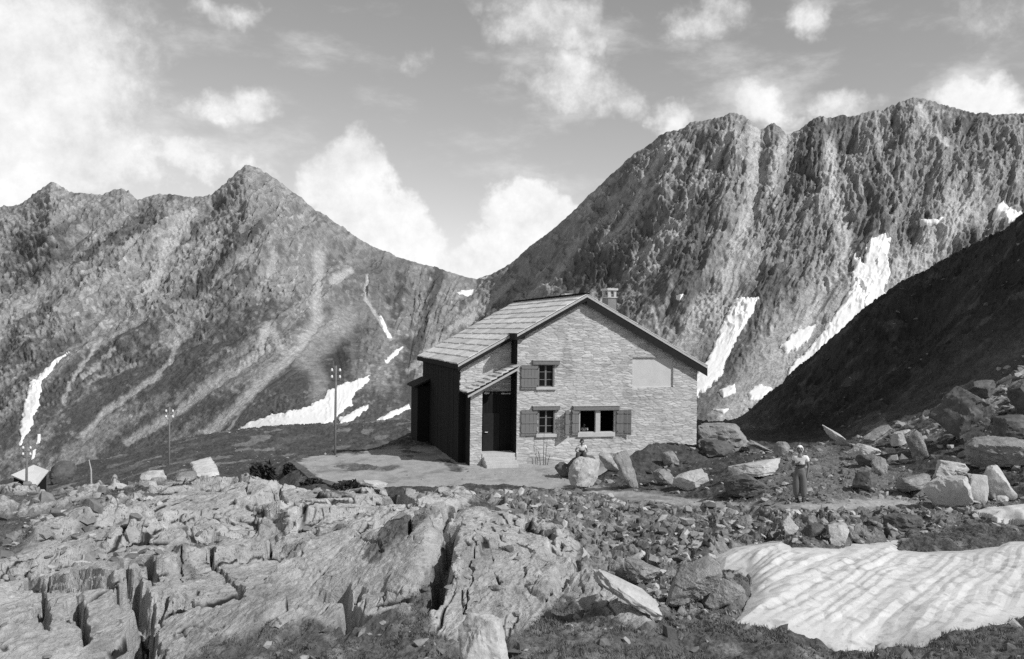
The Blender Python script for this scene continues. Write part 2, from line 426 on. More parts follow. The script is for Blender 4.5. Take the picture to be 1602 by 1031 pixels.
hk = facets(GX + GY * .3, GY + RH * 2.5, .22, .3, 377, .6, .1, .10)[0] + facets(GX - GY * .2, GY + RH * 2.5, .08, .1, 379, .6, .1, .035)[0]
RH += fbm(GX * 6, GY * 5, 5, 373, .6) * .03 + cut * (hk * .55 + fbm(GX * 9, GY * 9, 4, 375) * .025)
turf_h = fbm(GX * .7, GY * .5, 4, 401) * .22 + fbm(GX * 2.6, GY * 1.7, 4, 411) * .11 + fbm(GX * 9, GY * 6, 3, 421) * .035
q1, q2, qi = worley(GX * 2.2, GY * 1.6, 431)
s1, s2, si = worley(GX * 4.2, GY * 3.2, 441)
scree_h = (si - .5) * .10 + facets(GX, GY, .3, .36, 447, .5, .1, .12)[0] + facets(GX, GY, .9, 1.0, 449, .25, .1, .15)[0] + fbm(GX * 3, GY * 2.4, 4, 445) * .08 + fbm(GX * .8, GY * .6, 3, 443) * .2
farsoft = sstep(GD, 140, 60)
Z = Z0.copy()
amp = np.where(GD > 60, 1 + (GD - 60) * .02, 1)
flat = np.clip(mP, 0, 1)
other = np.clip(1 - rock - flat, 0, 1)
Z += RH * rockg + .16 * rockg
Z += turf_h * np.clip(other - mS - .7 * mD, 0, 1) * amp
Z += scree_h * np.clip(mS + .4 * mD, 0, 1) * other
Z += flat * (1 - tm * .6) * (fbm(GX * 1.2, GY * 1.0, 4, 451) * .10 + fbm(GX * 5, GY * 4, 3, 453) * .02)
# rough slope of the dark hill: hummocks and shrubs
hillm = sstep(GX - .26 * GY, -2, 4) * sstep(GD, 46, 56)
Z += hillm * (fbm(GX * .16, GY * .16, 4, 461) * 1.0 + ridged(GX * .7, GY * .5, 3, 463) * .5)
# ---- the long dark clefts and pits
CLEFTS = [  # photo points, half width m, depth m
 ([(224,1045),(222,1000),(213,965),(207,930)], .34, 1.4), ([(226,978),(262,958),(300,937),(340,916),(358,908)], .2, 1.0), ([(322,866),(338,886),(354,905),(372,935),(384,943)], .09, .7),
 ([(205,960),(190,925),(200,905)], .16, .9), ([(228,950),(236,915),(230,890)], .16, 1.0), ([(258,1030),(246,985)], .05, .4),
 ([(64,1012),(68,975),(70,950),(60,925),(52,915)], .17, 1.0), ([(75,930),(78,918)], .05, .4), ([(130,1025),(125,985),(126,962)], .15, 1.0), ([(100,905),(135,900)], .12, .5), ([(55,885),(85,878)], .12, .4),
 ([(430,848),(455,832),(482,815)], .07, .4), ([(398,875),(420,866),(436,855)], .05, .3), ([(440,857),(465,853),(487,848)], .03, .2), ([(280,888),(284,905),(282,928),(288,935)], .04, .3),
 ([(440,765),(438,775),(437,788)], .14, .7), ([(366,750),(372,768),(390,790)], .08, .4), ([(492,762),(494,785)], .06, .4), ([(475,785),(490,778)], .06, .3),
 ([(640,845),(645,862),(640,880)], .07, .5), ([(555,870),(580,885),(600,900)], .05, .4),
 ([(712,832),(708,868),(695,905),(678,938),(668,950)], .26, 1.1), ([(722,800),(700,820),(690,850)], .2, .7),
 ([(762,828),(750,855),(738,890),(733,925),(730,960)], .035, .35), ([(770,850),(782,872),(790,890)], .05, .4), ([(796,868),(830,885),(860,898)], .10, .4),
 ([(528,935),(545,970),(560,985)], .36, 1.2), ([(555,950),(560,935)], .16, .6), ([(270,1002),(320,1000),(350,1000)], .06, .3), ([(845,950),(880,930)], .05, .3), ([(940,925),(985,945)], .10, .4), ([(1140,870),(1165,885)], .1, .3)]
for pts, wd, dp in CLEFTS:
    q = wl(pts)
    jw = np.clip(1 + 1.1 * jit2, .35, 1.8)
    xs = [p[0] for p in q]; ys_ = [p[1] for p in q]
    box = (GX > min(xs) - 1.5) & (GX < max(xs) + 1.5) & (GY > min(ys_) - 2) & (GY < max(ys_) + 2)
    jr = fbm(GX[box] * 4, GY[box] * 3, 3, 291); d = seg_dist(GX[box] + jit2[box] * .2 + jr * .12, GY[box] + jit1[box] * .2, q)
    Z[box] -= dp * (.62 + .5 * jit1[box]) * sstep(d / (wd * .5 * jw[box]), 1.4, .35)
# pit in the crest beside the hut
px_ = np.array([(600,775),(676,782),(668,800),(640,808),(618,798)], float)
q = wl(px_.tolist())
pit = sdf(GX + jit1 * .15, GY + jit2 * .15, q)
Z -= 1.1 * sstep(pit, -.05, .12) * nearv
SN = [(1112,864),(1150,846),(1200,839),(1222,838),(1240,848),(1275,849),(1310,851),(1335,841),(1370,838),(1415,835),(1405,850),(1450,854),(1520,851),(1560,846),(1580,838),(1602,838),(1800,828),(1800,950),(1602,958),(1540,966),(1470,986),(1440,1001),(1390,1006),(1330,1016),(1308,1008),(1280,991),(1200,976),(1146,966),(1160,945),(1172,920),(1175,895),(1165,882),(1130,884)]
SINK = .28
sd = sdf(gpx, gpy, SN) * GD / F * 1.6
Z -= (SINK + .1) * sstep(sd, -.25, .35) * ((GD > 9) & (GD < 25))
GZ = Z
# ---- albedo
fn = fbm(GX * 1.3, GY * 1.0, 4, 501); fn2 = fbm(GX * 5, GY * 4, 3, 503)
T = .085 + .05 * sstep(GD, 26, 14) + .05 * fn + .05 * fn2 + .12 * sstep(fbm(GX * 1.6, GY * 1.1, 4, 509), .08, .4) * (GD < 30) + .0
T = T + sstep(fbm(GX * .25, GY * .12, 3, 505), .1, .4) * .04
far_rock = sstep(worley(GX * .8, GY * .4, 507)[2], .86, .95) * (GD > 40) * .12
T = T + far_rock
tr = .44 + .05 * fn + (rci - .5) * .05 + (rgi - .5) * .07 - .12 * sstep(fbm(GX * .8, GY * .5, 4, 511), .12, .4) - .09 * sstep(fbm(GX * 4, GY * 2.2, 4, 513), .1, .4) + .05 * sstep(fbm(GX * 1.7, GY * 1.1, 4, 515), .1, .35)
ts = .2 + (si - .5) * .22 + .05 * fn
tp = .38 + .08 * fn + .05 * fn2 - .12 * sstep(fbm(GX * .6, GY * .35, 4, 517), .12, .4)
T = T * (1 - rock) + tr * rock
k = np.clip(mS, 0, 1) * (1 - rock); T = T * (1 - k) + ts * k
k = mD * (1 - rock) * .8; T = T * (1 - k) + (.2 + .05 * fn + .04 * fn2) * k
k = flat * (1 - rock); T = T * (1 - k) + tp * k
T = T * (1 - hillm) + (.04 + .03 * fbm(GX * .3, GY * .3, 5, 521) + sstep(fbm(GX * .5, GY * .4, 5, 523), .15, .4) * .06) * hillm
T = T * (1 - .93 * rcr * rock)  # crack lines darkened in colour to stand in for shade inside them
T = np.clip(T, .015, .7)
# ---- one sheet, divided where the material of the ground changes
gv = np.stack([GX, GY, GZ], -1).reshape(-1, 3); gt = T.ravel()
gf = grid_faces(*GX.shape)
def fmean(m): return m.ravel()[gf].mean(1)
cls = np.zeros(len(gf), int)
cls[fmean(flat) > .5] = 1
cls[fmean(mT + mLEDGE) > .5] = 0
cls[fmean(mL) > .5] = 2; cls[fmean(mC) > .5] = 3; cls[fmean(mB) > .5] = 4
for k, nm, mt, lab, cat in ((0, 'ground', 'ground', None, None), (1, 'path', 'path', None, None),
        (2, 'rock_outcrop', 'rock', 'broad cracked pale bedrock outcrop filling the left foreground', 'rock outcrop'),
        (3, 'rock_outcrop', 'rock', 'steep fluted bedrock rib in the middle right of the grassy cleft', 'rock outcrop'),
        (9, 'rock_outcrop', 'rock', 'small bleached bedrock knob at the bottom edge below the fluted rib', 'rock outcrop')):
    sel = gf[cls == k]
    if not len(sel): continue
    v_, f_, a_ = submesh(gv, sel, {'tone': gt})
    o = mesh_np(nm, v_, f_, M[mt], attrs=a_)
    if k >= 2: o.data.set_sharp_from_angle(angle=R(28))
    if k < 2: tag(o, 'alpine turf and stony ground' if k == 0 else 'trodden pale gravel path and terrace by the hut', nm, kind='structure')
    else: tag(o, lab, cat)

# ---- the near snowfield: its own sheet, thick in the middle, ribbed by the melt
def snow_sheet(poly, label, thick, rib, dmin, dmax, soft, sink=0):
    q = np.array(poly, float)
    a_, _ = ray(q[:, 0], q[:, 1] * 0 + 850)
    aa = np.linspace(a_.min() - .01, a_.max() + .01, int(min(900, np.ptp(a_) * 1900)))
    dd = np.geomspace(dmin, dmax, 420)
    A2, D2 = np.meshgrid(aa, dd)
    if sink:
        zz = zbase(*np.meshgrid(aa[::6], dd[::6]))
        tmp = np.stack([np.interp(aa, aa[::6], r_) for r_ in zz]); zz = np.stack([np.interp(dd, dd[::6], tmp[:, j]) for j in range(len(aa))], 1)
    else:
        ja = np.clip(np.searchsorted(ac, aa), 1, len(ac) - 1); jd = np.clip(np.searchsorted(dr, dd), 1, len(dr) - 1)
        zz = GZ[np.ix_(jd, ja)]
        for _ in range(6):
            q_ = np.pad(zz, 2, 'edge'); zz = (q_[:-4, 2:-2] + q_[4:, 2:-2] + q_[2:-2, :-4] + q_[2:-2, 4:] + 2 * q_[2:-2, 2:-2]) / 6
        zz -= .05
    X = A2 * D2
    x, y = toward(A2, (zz - CAMZ) / D2)
    j1 = fbm(X * 1.2, D2, 4, 601); j2 = fbm(X * 1.2 + 30, D2, 4, 603)
    d = sdf(x + j1 * soft, y + j2 * soft * .6, poly) * D2 / F * 1.6      # metres in from the rim
    h = np.where(d > 0, thick * (1 - np.exp(-d / .8)) + .03, -.12)
    c = X * .82 - D2 * .57 + fbm(X * .2, D2 * .2, 2, 605) * .2; s = X * .57 + D2 * .82
    ph = c / .55 + fbm(c * .4, s * .1, 2, 607) * .55; fr = ph - np.floor(ph)
    r1 = np.where(fr < .72, fr / .72, (1 - fr) / .28)
    ph3 = c / .23 + fbm(c * 1.0, s * .25, 2, 617) * 1.1; fr3 = ph3 - np.floor(ph3)
    cup = np.abs(perlin(c / .3, s / .55, 609)) * .045
    hr = (r1 * .048 * (.5 + .8 * np.clip(fbm(X * .3, D2 * .3, 2, 611) + .5, 0, 1)) + np.abs(fr3 - .5) * .04 + cup) * rib
    zt = zz - sink + .12 + h + hr * sstep(d, 0, .5) + fbm(X * .4, D2 * .4, 2, 613) * .06
    tone = .72 - (1 - r1) ** 2 * .035 * rib + .05 * fbm(X * .8, D2 * .8, 4, 615) - sstep(fbm(X * 3, D2 * 2.2, 5, 619), .14, .45) * .2 - sstep(fbm(X * 14, D2 * 9, 3, 621), .25, .5) * .16 - .12 * np.exp(-np.clip(d, 0, 9) / .12)
    f_ = grid_faces(*X.shape); keep = (d.ravel()[f_] > -.12).any(1)
    v_, f2, at = submesh(np.stack([X, D2, zt], -1).reshape(-1, 3), f_[keep], {'tone': tone.ravel()})
    return tag(mesh_np('snowfield', v_, f2, M['snow'], attrs=at), label, 'snowfield')
snow_sheet(SN, 'big ribbed old snowfield in the right foreground', .2, .8, 9.5, 24, 5, SINK)
snow_sheet([(1518,808),(1545,800),(1602,796),(1750,796),(1750,826),(1602,824),(1560,820)], 'small snow strip at the right edge behind the big snowfield', .1, .4, 18, 32, 6)
snow_sheet([(299,727),(312,722),(329,718),(336,730),(343,744),(325,749),(304,746)], 'white snow patch on the meadow behind the outcrop crest left of the terrace', .15, .2, 40, 70, 4)
# ------------------------------------------------------------------ the stone hut.  local axes: x along the gable front, y back, z up
TH = R(15); HX, HY = .30, 46.7
ct, st = math.cos(TH), math.sin(TH)
hut = empty('mountain_hut', (HX, HY, 0), TH)
tag(hut, 'two storey stone mountain hut with a low gable roof and dark left side', 'house')
def fu(px, py, v=0.0):
    """hut coordinates (x, z) seen at a photo pixel on the plane y = v"""
    a, b = ray(px, py); a = float(a); b = float(b)
    ox, oy = HX - v * st, HY + v * ct
    u = (a * oy - ox) / (ct - a * st)
    return u, CAMZ + b * (oy + u * st)
RU, RZ = 3.7, 8.96
def zr(u): return RZ - (RU - u) * .56 if u < RU else RZ - (u - RU) * .535
WR = 10.3; WL = -2.45; WW = -2.83; VB = 12.8; VN = 1.1     # right wall, left wall, back, notch depth

def stone_wall(name, u0, u1, z0, top, holes, place, parent, du=.03, dz=.024, seed=0, big=1.0, base=.54):
    nu = int((u1 - u0) / du) + 1; zmax = max(top(u) for u in np.linspace(u0, u1, 60)); nz = int((zmax - z0) / dz) + 1
    U, Zz = np.meshgrid(np.linspace(u0, u1, nu), np.linspace(z0, zmax, nz))
    tp = np.array([top(u) for u in U[0]])
    keep_z = Zz <= tp + dz
    Zz = np.minimum(Zz, tp)
    lw = fbm(U * .8, Zz * 2, 3, 701 + seed) * .03
    bigm = 1 + 1.1 * sstep(fbm(U * .45, Zz * .7, 3, 707 + seed) + (1.2 - Zz) * .07 + (U - 7) * .03, .14, .36)
    f1, f2, ci = worley(U / (.52 * big), (Zz + lw) / (.128 * big), 711 + seed)
    b1, b2, bi = worley(U / (1.0 * big), (Zz + lw) / (.33 * big), 721 + seed)
    bm_ = sstep(bigm, 1.4, 1.7)
    e = (f2 - f1) * (1 - bm_) + (b2 - b1) * bm_; idv = ci * (1 - bm_) + bi * bm_
    face = sstep(e, .02, .22)
    h = -.02 + face * .02 + (idv - .5) * .02 * face + fbm(U * 7, Zz * 16, 4, 731 + seed) * .012
    tone = base * (.82 + .36 * idv) * (.80 + .20 * face) - .16 * base * sstep(fbm(U * 2.6, Zz * 11, 3, 741 + seed), .2, .45) + .10 * fbm(U * .5, Zz * .6, 4, 733 + seed) - .07 * sstep(fbm(U * .9, Zz * .5, 4, 735 + seed), .1, .4)
    f = grid_faces(nz, nu); ok = keep_z.ravel()[f].any(1)
    cu_ = U.ravel()[f].mean(1); cz = Zz.ravel()[f].mean(1)
    for a, b, c, d in holes: ok &= ~((cu_ > a) & (cu_ < c) & (cz > b) & (cz < d))
    v = np.array([place(u_, z_, h_) for u_, z_, h_ in zip(U.ravel(), Zz.ravel(), h.ravel())]) if False else place(U.ravel(), Zz.ravel(), h.ravel())
    v, f, at = submesh(v, f[ok], {'tone': tone.ravel()})
    return mesh_np(name, v, f, M['stone_wall'], parent, attrs=at)
def on_front(v0): return lambda U, Z, h: np.stack([U, v0 - h, Z], -1)
def on_left(u0): return lambda V, Z, h: np.stack([u0 - h, V, Z], -1)

def rect(x0, y0, x1, y1):
    a, t_ = fu(x0, y0); b, s_ = fu(x1, y1); return a, s_, b, t_
W_UP = rect(842, 570, 867, 606); W_LO = rect(842, 641, 868, 679); W_DB = rect(906, 641, 963, 677); PANEL = rect(990, 559, 1053, 606)
front = stone_wall('front_wall', 0, WR, .0, lambda u: zr(u) - .22, [W_UP, W_LO, W_DB, PANEL], on_front(0), hut)
plinth = stone_wall('plinth', -.02, WR + .04, -.5, lambda u: .64 + .015 * math.sin(u * 7), [], on_front(-.09), hut, seed=40, big=1.5, base=.52)
m = MB(); m.box(-.02, -.08, .6, WR + .04, .02, .645); m.build('plinth_ledge', M['plain_stone'], hut)
# other walls
m = MB()
m.prism([(WR, .03, -1.5), (WR, VB, -1.5), (WR, VB, zr(WR) - .22), (WR, .03, zr(WR) - .22)], (-.4, 0, 0))
m.build('side_wall', M['plain_stone'], hut)
m = MB(); m.prism([(WR - .4, VB, -1.5), (WR - .4, VB, zr(WR - .4) - .25), (RU, VB, RZ - .25), (WW, VB, zr(WW) - .25), (WW, VB, -1.5)], (0, -.4, 0)); m.build('back_wall', M['plain_stone'], hut)
# left side: board cladding on the weather wall, near-black tone stands in for shade
def boards(name, v0, v1, z0, z1, u, seed):
    m = MB(); r_ = random.Random(seed); v = v0
    while v < v1 - .02:
        w_ = min(.16 + r_.random() * .08, v1 - v); pr = r_.random() * .018
        m.box(u - .03 - pr, v + .006, z0, u + .05, v + w_ - .006, z1 - r_.random() * .02); v += w_
    m.box(u + .03, v0 + .06, z0, u + .35, v1, z1)
    return m.build(name, M['board_dark'], hut)
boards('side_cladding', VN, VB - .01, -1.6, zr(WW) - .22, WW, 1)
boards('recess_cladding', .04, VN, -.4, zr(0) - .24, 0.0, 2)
stone_wall('wing_wall', WW, -.04, 3.6, lambda u: zr(u) - .22, [], on_front(VN), hut, seed=80)
m = MB(); u_ = WW
while u_ < -.06:
    w_ = min(.2, -.05 - u_); m.box(u_ + .005, VN + .0, -.5, u_ + w_ - .005, VN + .12, 3.75); u_ += w_
m.box(WW, VN + .06, -.5, -.05, VN + .3, 3.75)
m.box(WW + .01, VN + .04, 3.6, -.05, VN + .3, zr(WW) - .24)
m.build('porch_back_wall', M['board_dark'], hut)  # dark boarding added so the porch recess shows as black shade
dd_ = MB(); dd_.box(-1.55, VN - .04, .62, -.65, VN + .03, 2.6); dr_o = dd_.build('door', M['wood_dark'], hut)
dd_ = MB(); dd_.tube([(-1.45, VN - .1, 1.6), (-1.3, VN - .1, 1.6)], .02); dd_.box(-1.46, VN - .1, 1.58, -1.43, VN - .03, 1.62); dd_.build('handle', M['sheet_metal'], dr_o)
# inside floors keep the rooms dark and carry the window sitter
m = MB(); m.box(.36, .3, .5, WR - .42, VB - .42, .62); m.box(.36, .3, 3.0, WR - .42, VB - .42, 3.15); m.build('floor_deck', M['wood_mid'], hut)
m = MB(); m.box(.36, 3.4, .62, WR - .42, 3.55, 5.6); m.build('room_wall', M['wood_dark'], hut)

# porch: pier, side wall, lean-to roof, steps
def zp(u): return 5.22 + u * .535
pier = stone_wall('porch_pier', WL - .02, WL + .60, -.35, lambda u: zp(u) - .24, [], on_front(.02), hut, seed=120, dz=.022)
m = MB(); m.prism([(WL + .01, .05, -.35), (WL + .58, .05, -.35), (WL + .58, .05, zp(WL + .58) - .26), (WL + .01, .05, zp(WL) - .26)], (0, .6, 0)); m.build('pier_core', M['plain_stone'], hut)
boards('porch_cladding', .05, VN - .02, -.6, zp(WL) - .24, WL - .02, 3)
m = MB(); m.box(WL + .62, -.02, -.3, -.03, VN - .06, .60); m.build('porch_floor', M['plain_stone'], hut, bevel=.01)
m = MB()
for k_ in range(3): m.box(WL + .66, -.30 * (3 - k_) - .05 + .02, -.3, -.12, -.30 * (2 - k_) - .05, .15 + .15 * k_)
m.build('steps', M['plain_stone'], hut, bevel=.015)

def slab_mat_roof(name, parent, u_hi, u_lo, zf, vrange, ncourse, wmin, wmax, thick, seed, tone):
    r_ = random.Random(seed); vs = []; fs = []; tn = []
    sgn = 1 if u_hi > u_lo else -1
    for i in range(ncourse):
        ua = u_lo + (u_hi - u_lo) * i / ncourse; ub = u_lo + (u_hi - u_lo) * min(1, (i + 1.15) / ncourse)
        v0, v1 = vrange((ua + ub) / 2)
        v = v0
        while v < v1 - .05:
            w_ = wmin + r_.random() * (wmax - wmin)
            if v1 - v - w_ < wmin * .6: w_ = v1 - v
            ja = (r_.random() - .5) * .07; th = thick * (.8 + .4 * r_.random()); lift = r_.random() * .012
            za, zb = zf(ua), zf(ub)
            g_ = .006
            n0 = len(vs)
            e1 = ua - sgn * (.02 + ja)
            za2 = zf(e1)
            lo_top = thick + .012 + lift; hi_top = .02 + lift
            j2 = (r_.random() - .5) * .03
            vs += [(e1, v + g_, za2 + lo_top - th), (e1, v + w_ - g_, za2 + lo_top - th), (ub, v + w_ - g_, zb + hi_top - th), (ub, v + g_, zb + hi_top - th),
                   (e1, v + g_, za2 + lo_top), (e1 + j2, v + w_ - g_, za2 + lo_top + r_.random() * .008), (ub, v + w_ - g_, zb + hi_top), (ub, v + g_, zb + hi_top)]
            fs += [tuple(n0 + k for k in q) for q in ((3,2,1,0),(4,5,6,7),(0,1,5,4),(1,2,6,5),(2,3,7,6),(3,0,4,7))]
            tn += [tone * (.8 + .28 * r_.random() + .12 * (i % 3 == 1))] * 8
            v += w_
    me = np.array(vs); o = mesh_np(name, me, np.array(fs), M['roof'], parent, smooth=False, attrs={'tone': np.array(tn)})
    bm = bmesh.new(); bm.from_mesh(o.data); bmesh.ops.recalc_face_normals(bm, faces=bm.faces); bm.to_mesh(o.data); bm.free()
    return o
EL = -3.0; NU = -.12; VF = -.28; VW = .76; VE = 14.2; ER = 10.76
m = MB()
m.prism([(RU, VF, RZ), (NU, VF, zr(NU)), (NU, VE, zr(NU)), (RU, VE, RZ)], (0, 0, -.17))
m.prism([(NU, VW, zr(NU)), (EL, VW, zr(EL)), (EL, VE, zr(EL)), (NU, VE, zr(NU))], (0, 0, -.17))
m.prism([(RU, VF, RZ), (ER, VF, zr(ER)), (ER, VE, zr(ER)), (RU, VE, RZ)], (0, 0, -.17))
roof = m.build('roof', M['wood_dark'], hut)
slab_mat_roof('roof_slabs', roof, RU, EL, zr, lambda u: (VF if u > NU + .1 else VW, VE), 12, .5, 1.5, .06, 5, .74)
slab_mat_roof('roof_slabs', roof, RU, ER, zr, lambda u: (VF, VE), 12, .7, 1.3, .055, 6, .55)
m = MB(); m.box(RU - .16, VF, RZ + .02, RU + .16, VE, RZ + .09); m.build('ridge_cap', M['roof'], roof)
# barge boards: a pale upper strip over a dark strip painting in eave shadow
def barge(u0, u1, v, name, hb=.12):
    m = MB(); m.prism([(u0, v, zr(u0) - .03), (u1, v, zr(u1) - .03), (u1, v, zr(u1) - .15), (u0, v, zr(u0) - .15)], (0, -.05, 0)); m.build(name, M['wood_pale'], roof)
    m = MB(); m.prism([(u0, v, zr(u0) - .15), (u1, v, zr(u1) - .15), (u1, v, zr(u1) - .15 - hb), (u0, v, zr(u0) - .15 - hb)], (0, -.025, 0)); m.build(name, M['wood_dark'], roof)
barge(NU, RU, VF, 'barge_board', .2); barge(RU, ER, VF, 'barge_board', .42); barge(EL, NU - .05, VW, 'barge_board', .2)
m = MB(); m.box(EL - .03, VW - .03, zr(EL) - .26, EL, VE, zr(EL) - .02); m.box(NU - .12, VF - .08, zr(NU) - .3, NU - .005, VW + .25, zr(NU) + .04); m.build('fascia', M['board_dark'], roof)
for u in (.25, 3.62, 7.1, 9.95):
    m = MB(); z_ = zr(u) - .30; m.box(u - .09, VF + .05, z_ - .16, u + .09, .2, z_ + .10); m.build('purlin_end', M['wood_dark'], roof)
# porch roof
m = MB(); m.prism([(-.02, -.4, zp(0)), (-2.68, -.4, zp(-2.68)), (-2.68, VN - .03, zp(-2.68)), (-.02, VN - .03, zp(0))], (0, 0, -.1)); pr = m.build('porch_roof', M['wood_dark'], hut)
slab_mat_roof('porch_slabs', pr, -.03, -2.72, zp, lambda u: (-.42, VN - .03), 9, .55, .85, .075, 9, .62)
m = MB(); m.prism([(-.03, -.36, zp(-.03) - .13), (-2.68, -.36, zp(-2.68) - .13), (-2.68, -.36, zp(-2.68) - .25), (-.03, -.36, zp(-.03) - .25)], (0, .12, 0)); m.build('porch_beam', M['wood_pale'], pr)
# lean-to at the back left corner
m = MB(); m.box(-3.6, 10.2, -2, WW - .06, 12.8, 3.5); lt = m.build('lean_to', M['board_dark'], hut)
m = MB(); m.prism([(WW - .06, 9.9, 3.95), (-3.85, 9.9, 3.5), (-3.85, 13, 3.5), (WW - .06, 13, 3.95)], (0, 0, -.12)); m.build('lean_to_roof', M['wood_dark'], lt)

# windows
def window(r, bars, name='window', deep=.16):
    u0, z0, u1, z1 = r; m = MB(); t_ = .07
    m.box(u0 - .02, .01, z0 - .02, u0 + t_, deep + .02, z1 + .02); m.box(u1 - t_, .01, z0 - .02, u1 + .02, deep + .02, z1 + .02)
    m.box(u0 + t_, deep - .06, z1 - t_, u1 - t_, deep + .015, z1 + .02); m.box(u0 + t_, deep - .06, z0 - .02, u1 - t_, deep + .015, z0 + t_)
    if bars:
        uc = (u0 + u1) / 2; m.box(uc - .045, deep - .05, z0 + t_, uc + .045, deep + .01, z1 - t_)
        for k_ in range(1, bars):
            zz = z0 + (z1 - z0) * k_ / bars
            m.box(u0 + t_, deep - .04, zz - .015, uc - .045, deep + .005, zz + .015); m.box(uc + .045, deep - .04, zz - .015, u1 - t_, deep + .005, zz + .015)
    else:
        uc = (u0 + u1) / 2 + .03; m.box(uc - .13, .0, z0 - .02, uc + .13, deep + .02, z1 + .02)
    wn = m.build(name, M['wood_mid' if bars else 'wood_pale'], hut)
    if bars:
        p = MB(); p.box(u0 + .03, deep - .022, z0 + .03, u1 - .03, deep - .008, z1 - .03); p.build('pane', M['glass'], wn)
    return wn
w1 = window(W_UP, 3); w2 = window(W_LO, 3); w3 = window(W_DB, 0)
def trim(x0, y0, x1, y1, nm, mat, prou, par):
    a, s_, b, t_ = rect(x0, y0, x1, y1); m = MB(); m.box(a, -prou, s_, b, .12, t_)
    return m.build(nm, M[mat], par, bevel=.01)
for par, l_, s_ in ((w1, (833, 564, 875, 570.5), (838, 605.5, 870, 609.5)), (w2, (833, 635.5, 875, 641), (838, 679, 870, 683.5)), (w3, (896, 635.5, 968, 641), (903, 677, 961, 682.5))):
    trim(*l_, 'lintel', 'wood_mid', .14, par); a, q_, b, t_ = rect(*l_); m = MB(); m.box(a - .02, -.17, t_, b + .02, .05, t_ + .035); m.build('drip_board', M['wood_pale'], par)
    trim(*s_, 'sill', 'plain_stone', .11, par)
def shutter(x0, y0, x1, y1, swing=0.0, flip=False, tone='shutter'):
    a, s_, b, t_ = rect(x0, y0, x1, y1); w_ = b - a; h_ = t_ - s_
    m = MB(); n_ = max(2, round(w_ / .2))
    for k_ in range(n_): m.box(w_ * k_ / n_ + .005, -.03, 0, w_ * (k_ + 1) / n_ - .005, .0, h_)
    for q in (.12, .5, .88): m.box(.02, -.055, h_ * q - .045, w_ - .02, -.031, h_ * q + .045)
    o = m.build('shutter', M[tone], hut)
    if flip: o.location = (a, -.05, s_); o.rotation_euler = (0, 0, -swing)
    else:
        o.location = (a, -.05 - math.sin(swing) * w_, s_); o.rotation_euler = (0, 0, swing)
    hx = .02 if flip else w_ - .06
    for q in (.15, .85):
        h = MB(); h.box(hx, -.07, h_ * q - .02, hx + .06, -.056, h_ * q + .02); h.build('hinge', M['leather'], o)
    return o
shutter(815, 571, 841, 609); shutter(815, 641, 840, 681)
shutter(880, 641, 894, 682, .85); shutter(894, 641, 905, 680, .12)
shutter(964, 641, 974, 680, .1, True); shutter(974.5, 641, 986, 680, .35, True)
a, s_, b, t_ = PANEL
m = MB(); m.box(a - .03, .11, s_ - .03, b + .03, .2, t_ + .03); m.build('blind_panel', M['plaster'], hut)
m = MB()
for (q0, q1, q2, q3) in ((a - .04, s_ - .04, a, t_ + .04), (b, s_ - .04, b + .04, t_ + .04)): m.box(q0, .03, q1, q2, .11, q3)
m.box(a, .03, t_, b, .11, t_ + .04); m.box(a, .03, s_ - .04, b, .11, s_); m.build('panel_reveal', M['plain_stone'], hut)
# chimneys
def chimney(u, v, w_, d_, z0, z1, mat):
    m = MB(); m.box(u - w_/2, v - d_/2, z0, u + w_/2, v + d_/2, z1 - .55); c = m.build('chimney', M[mat], roof)
    m = MB()
    for sx_ in (-1, 1):
        for sy_ in (-1, 1): m.box(u + sx_*w_/2 - .07*(sx_+1)*1.0, v + sy_*d_/2 - .07*(sy_+1), z1 - .5, u + sx_*w_/2 + .14 - .07*(sx_+1), v + sy_*d_/2 + .14 - .07*(sy_+1), z1 - .12)
    m.box(u - w_/2 - .05, v - d_/2 - .05, z1 - .55, u + w_/2 + .05, v + d_/2 + .05, z1 - .5)
    m.box(u - w_/2 - .08, v - d_/2 - .08, z1 - .12, u + w_/2 + .08, v + d_/2 + .08, z1); m.build('chimney_cap', M['plain_stone'], c)
chimney(6.62, 4.0, .5, .95, 6.6, 9.52, 'chimney_stone')
chimney(6.3, 10.5, .6, .6, 6.6, 9.45, 'chimney_stone')
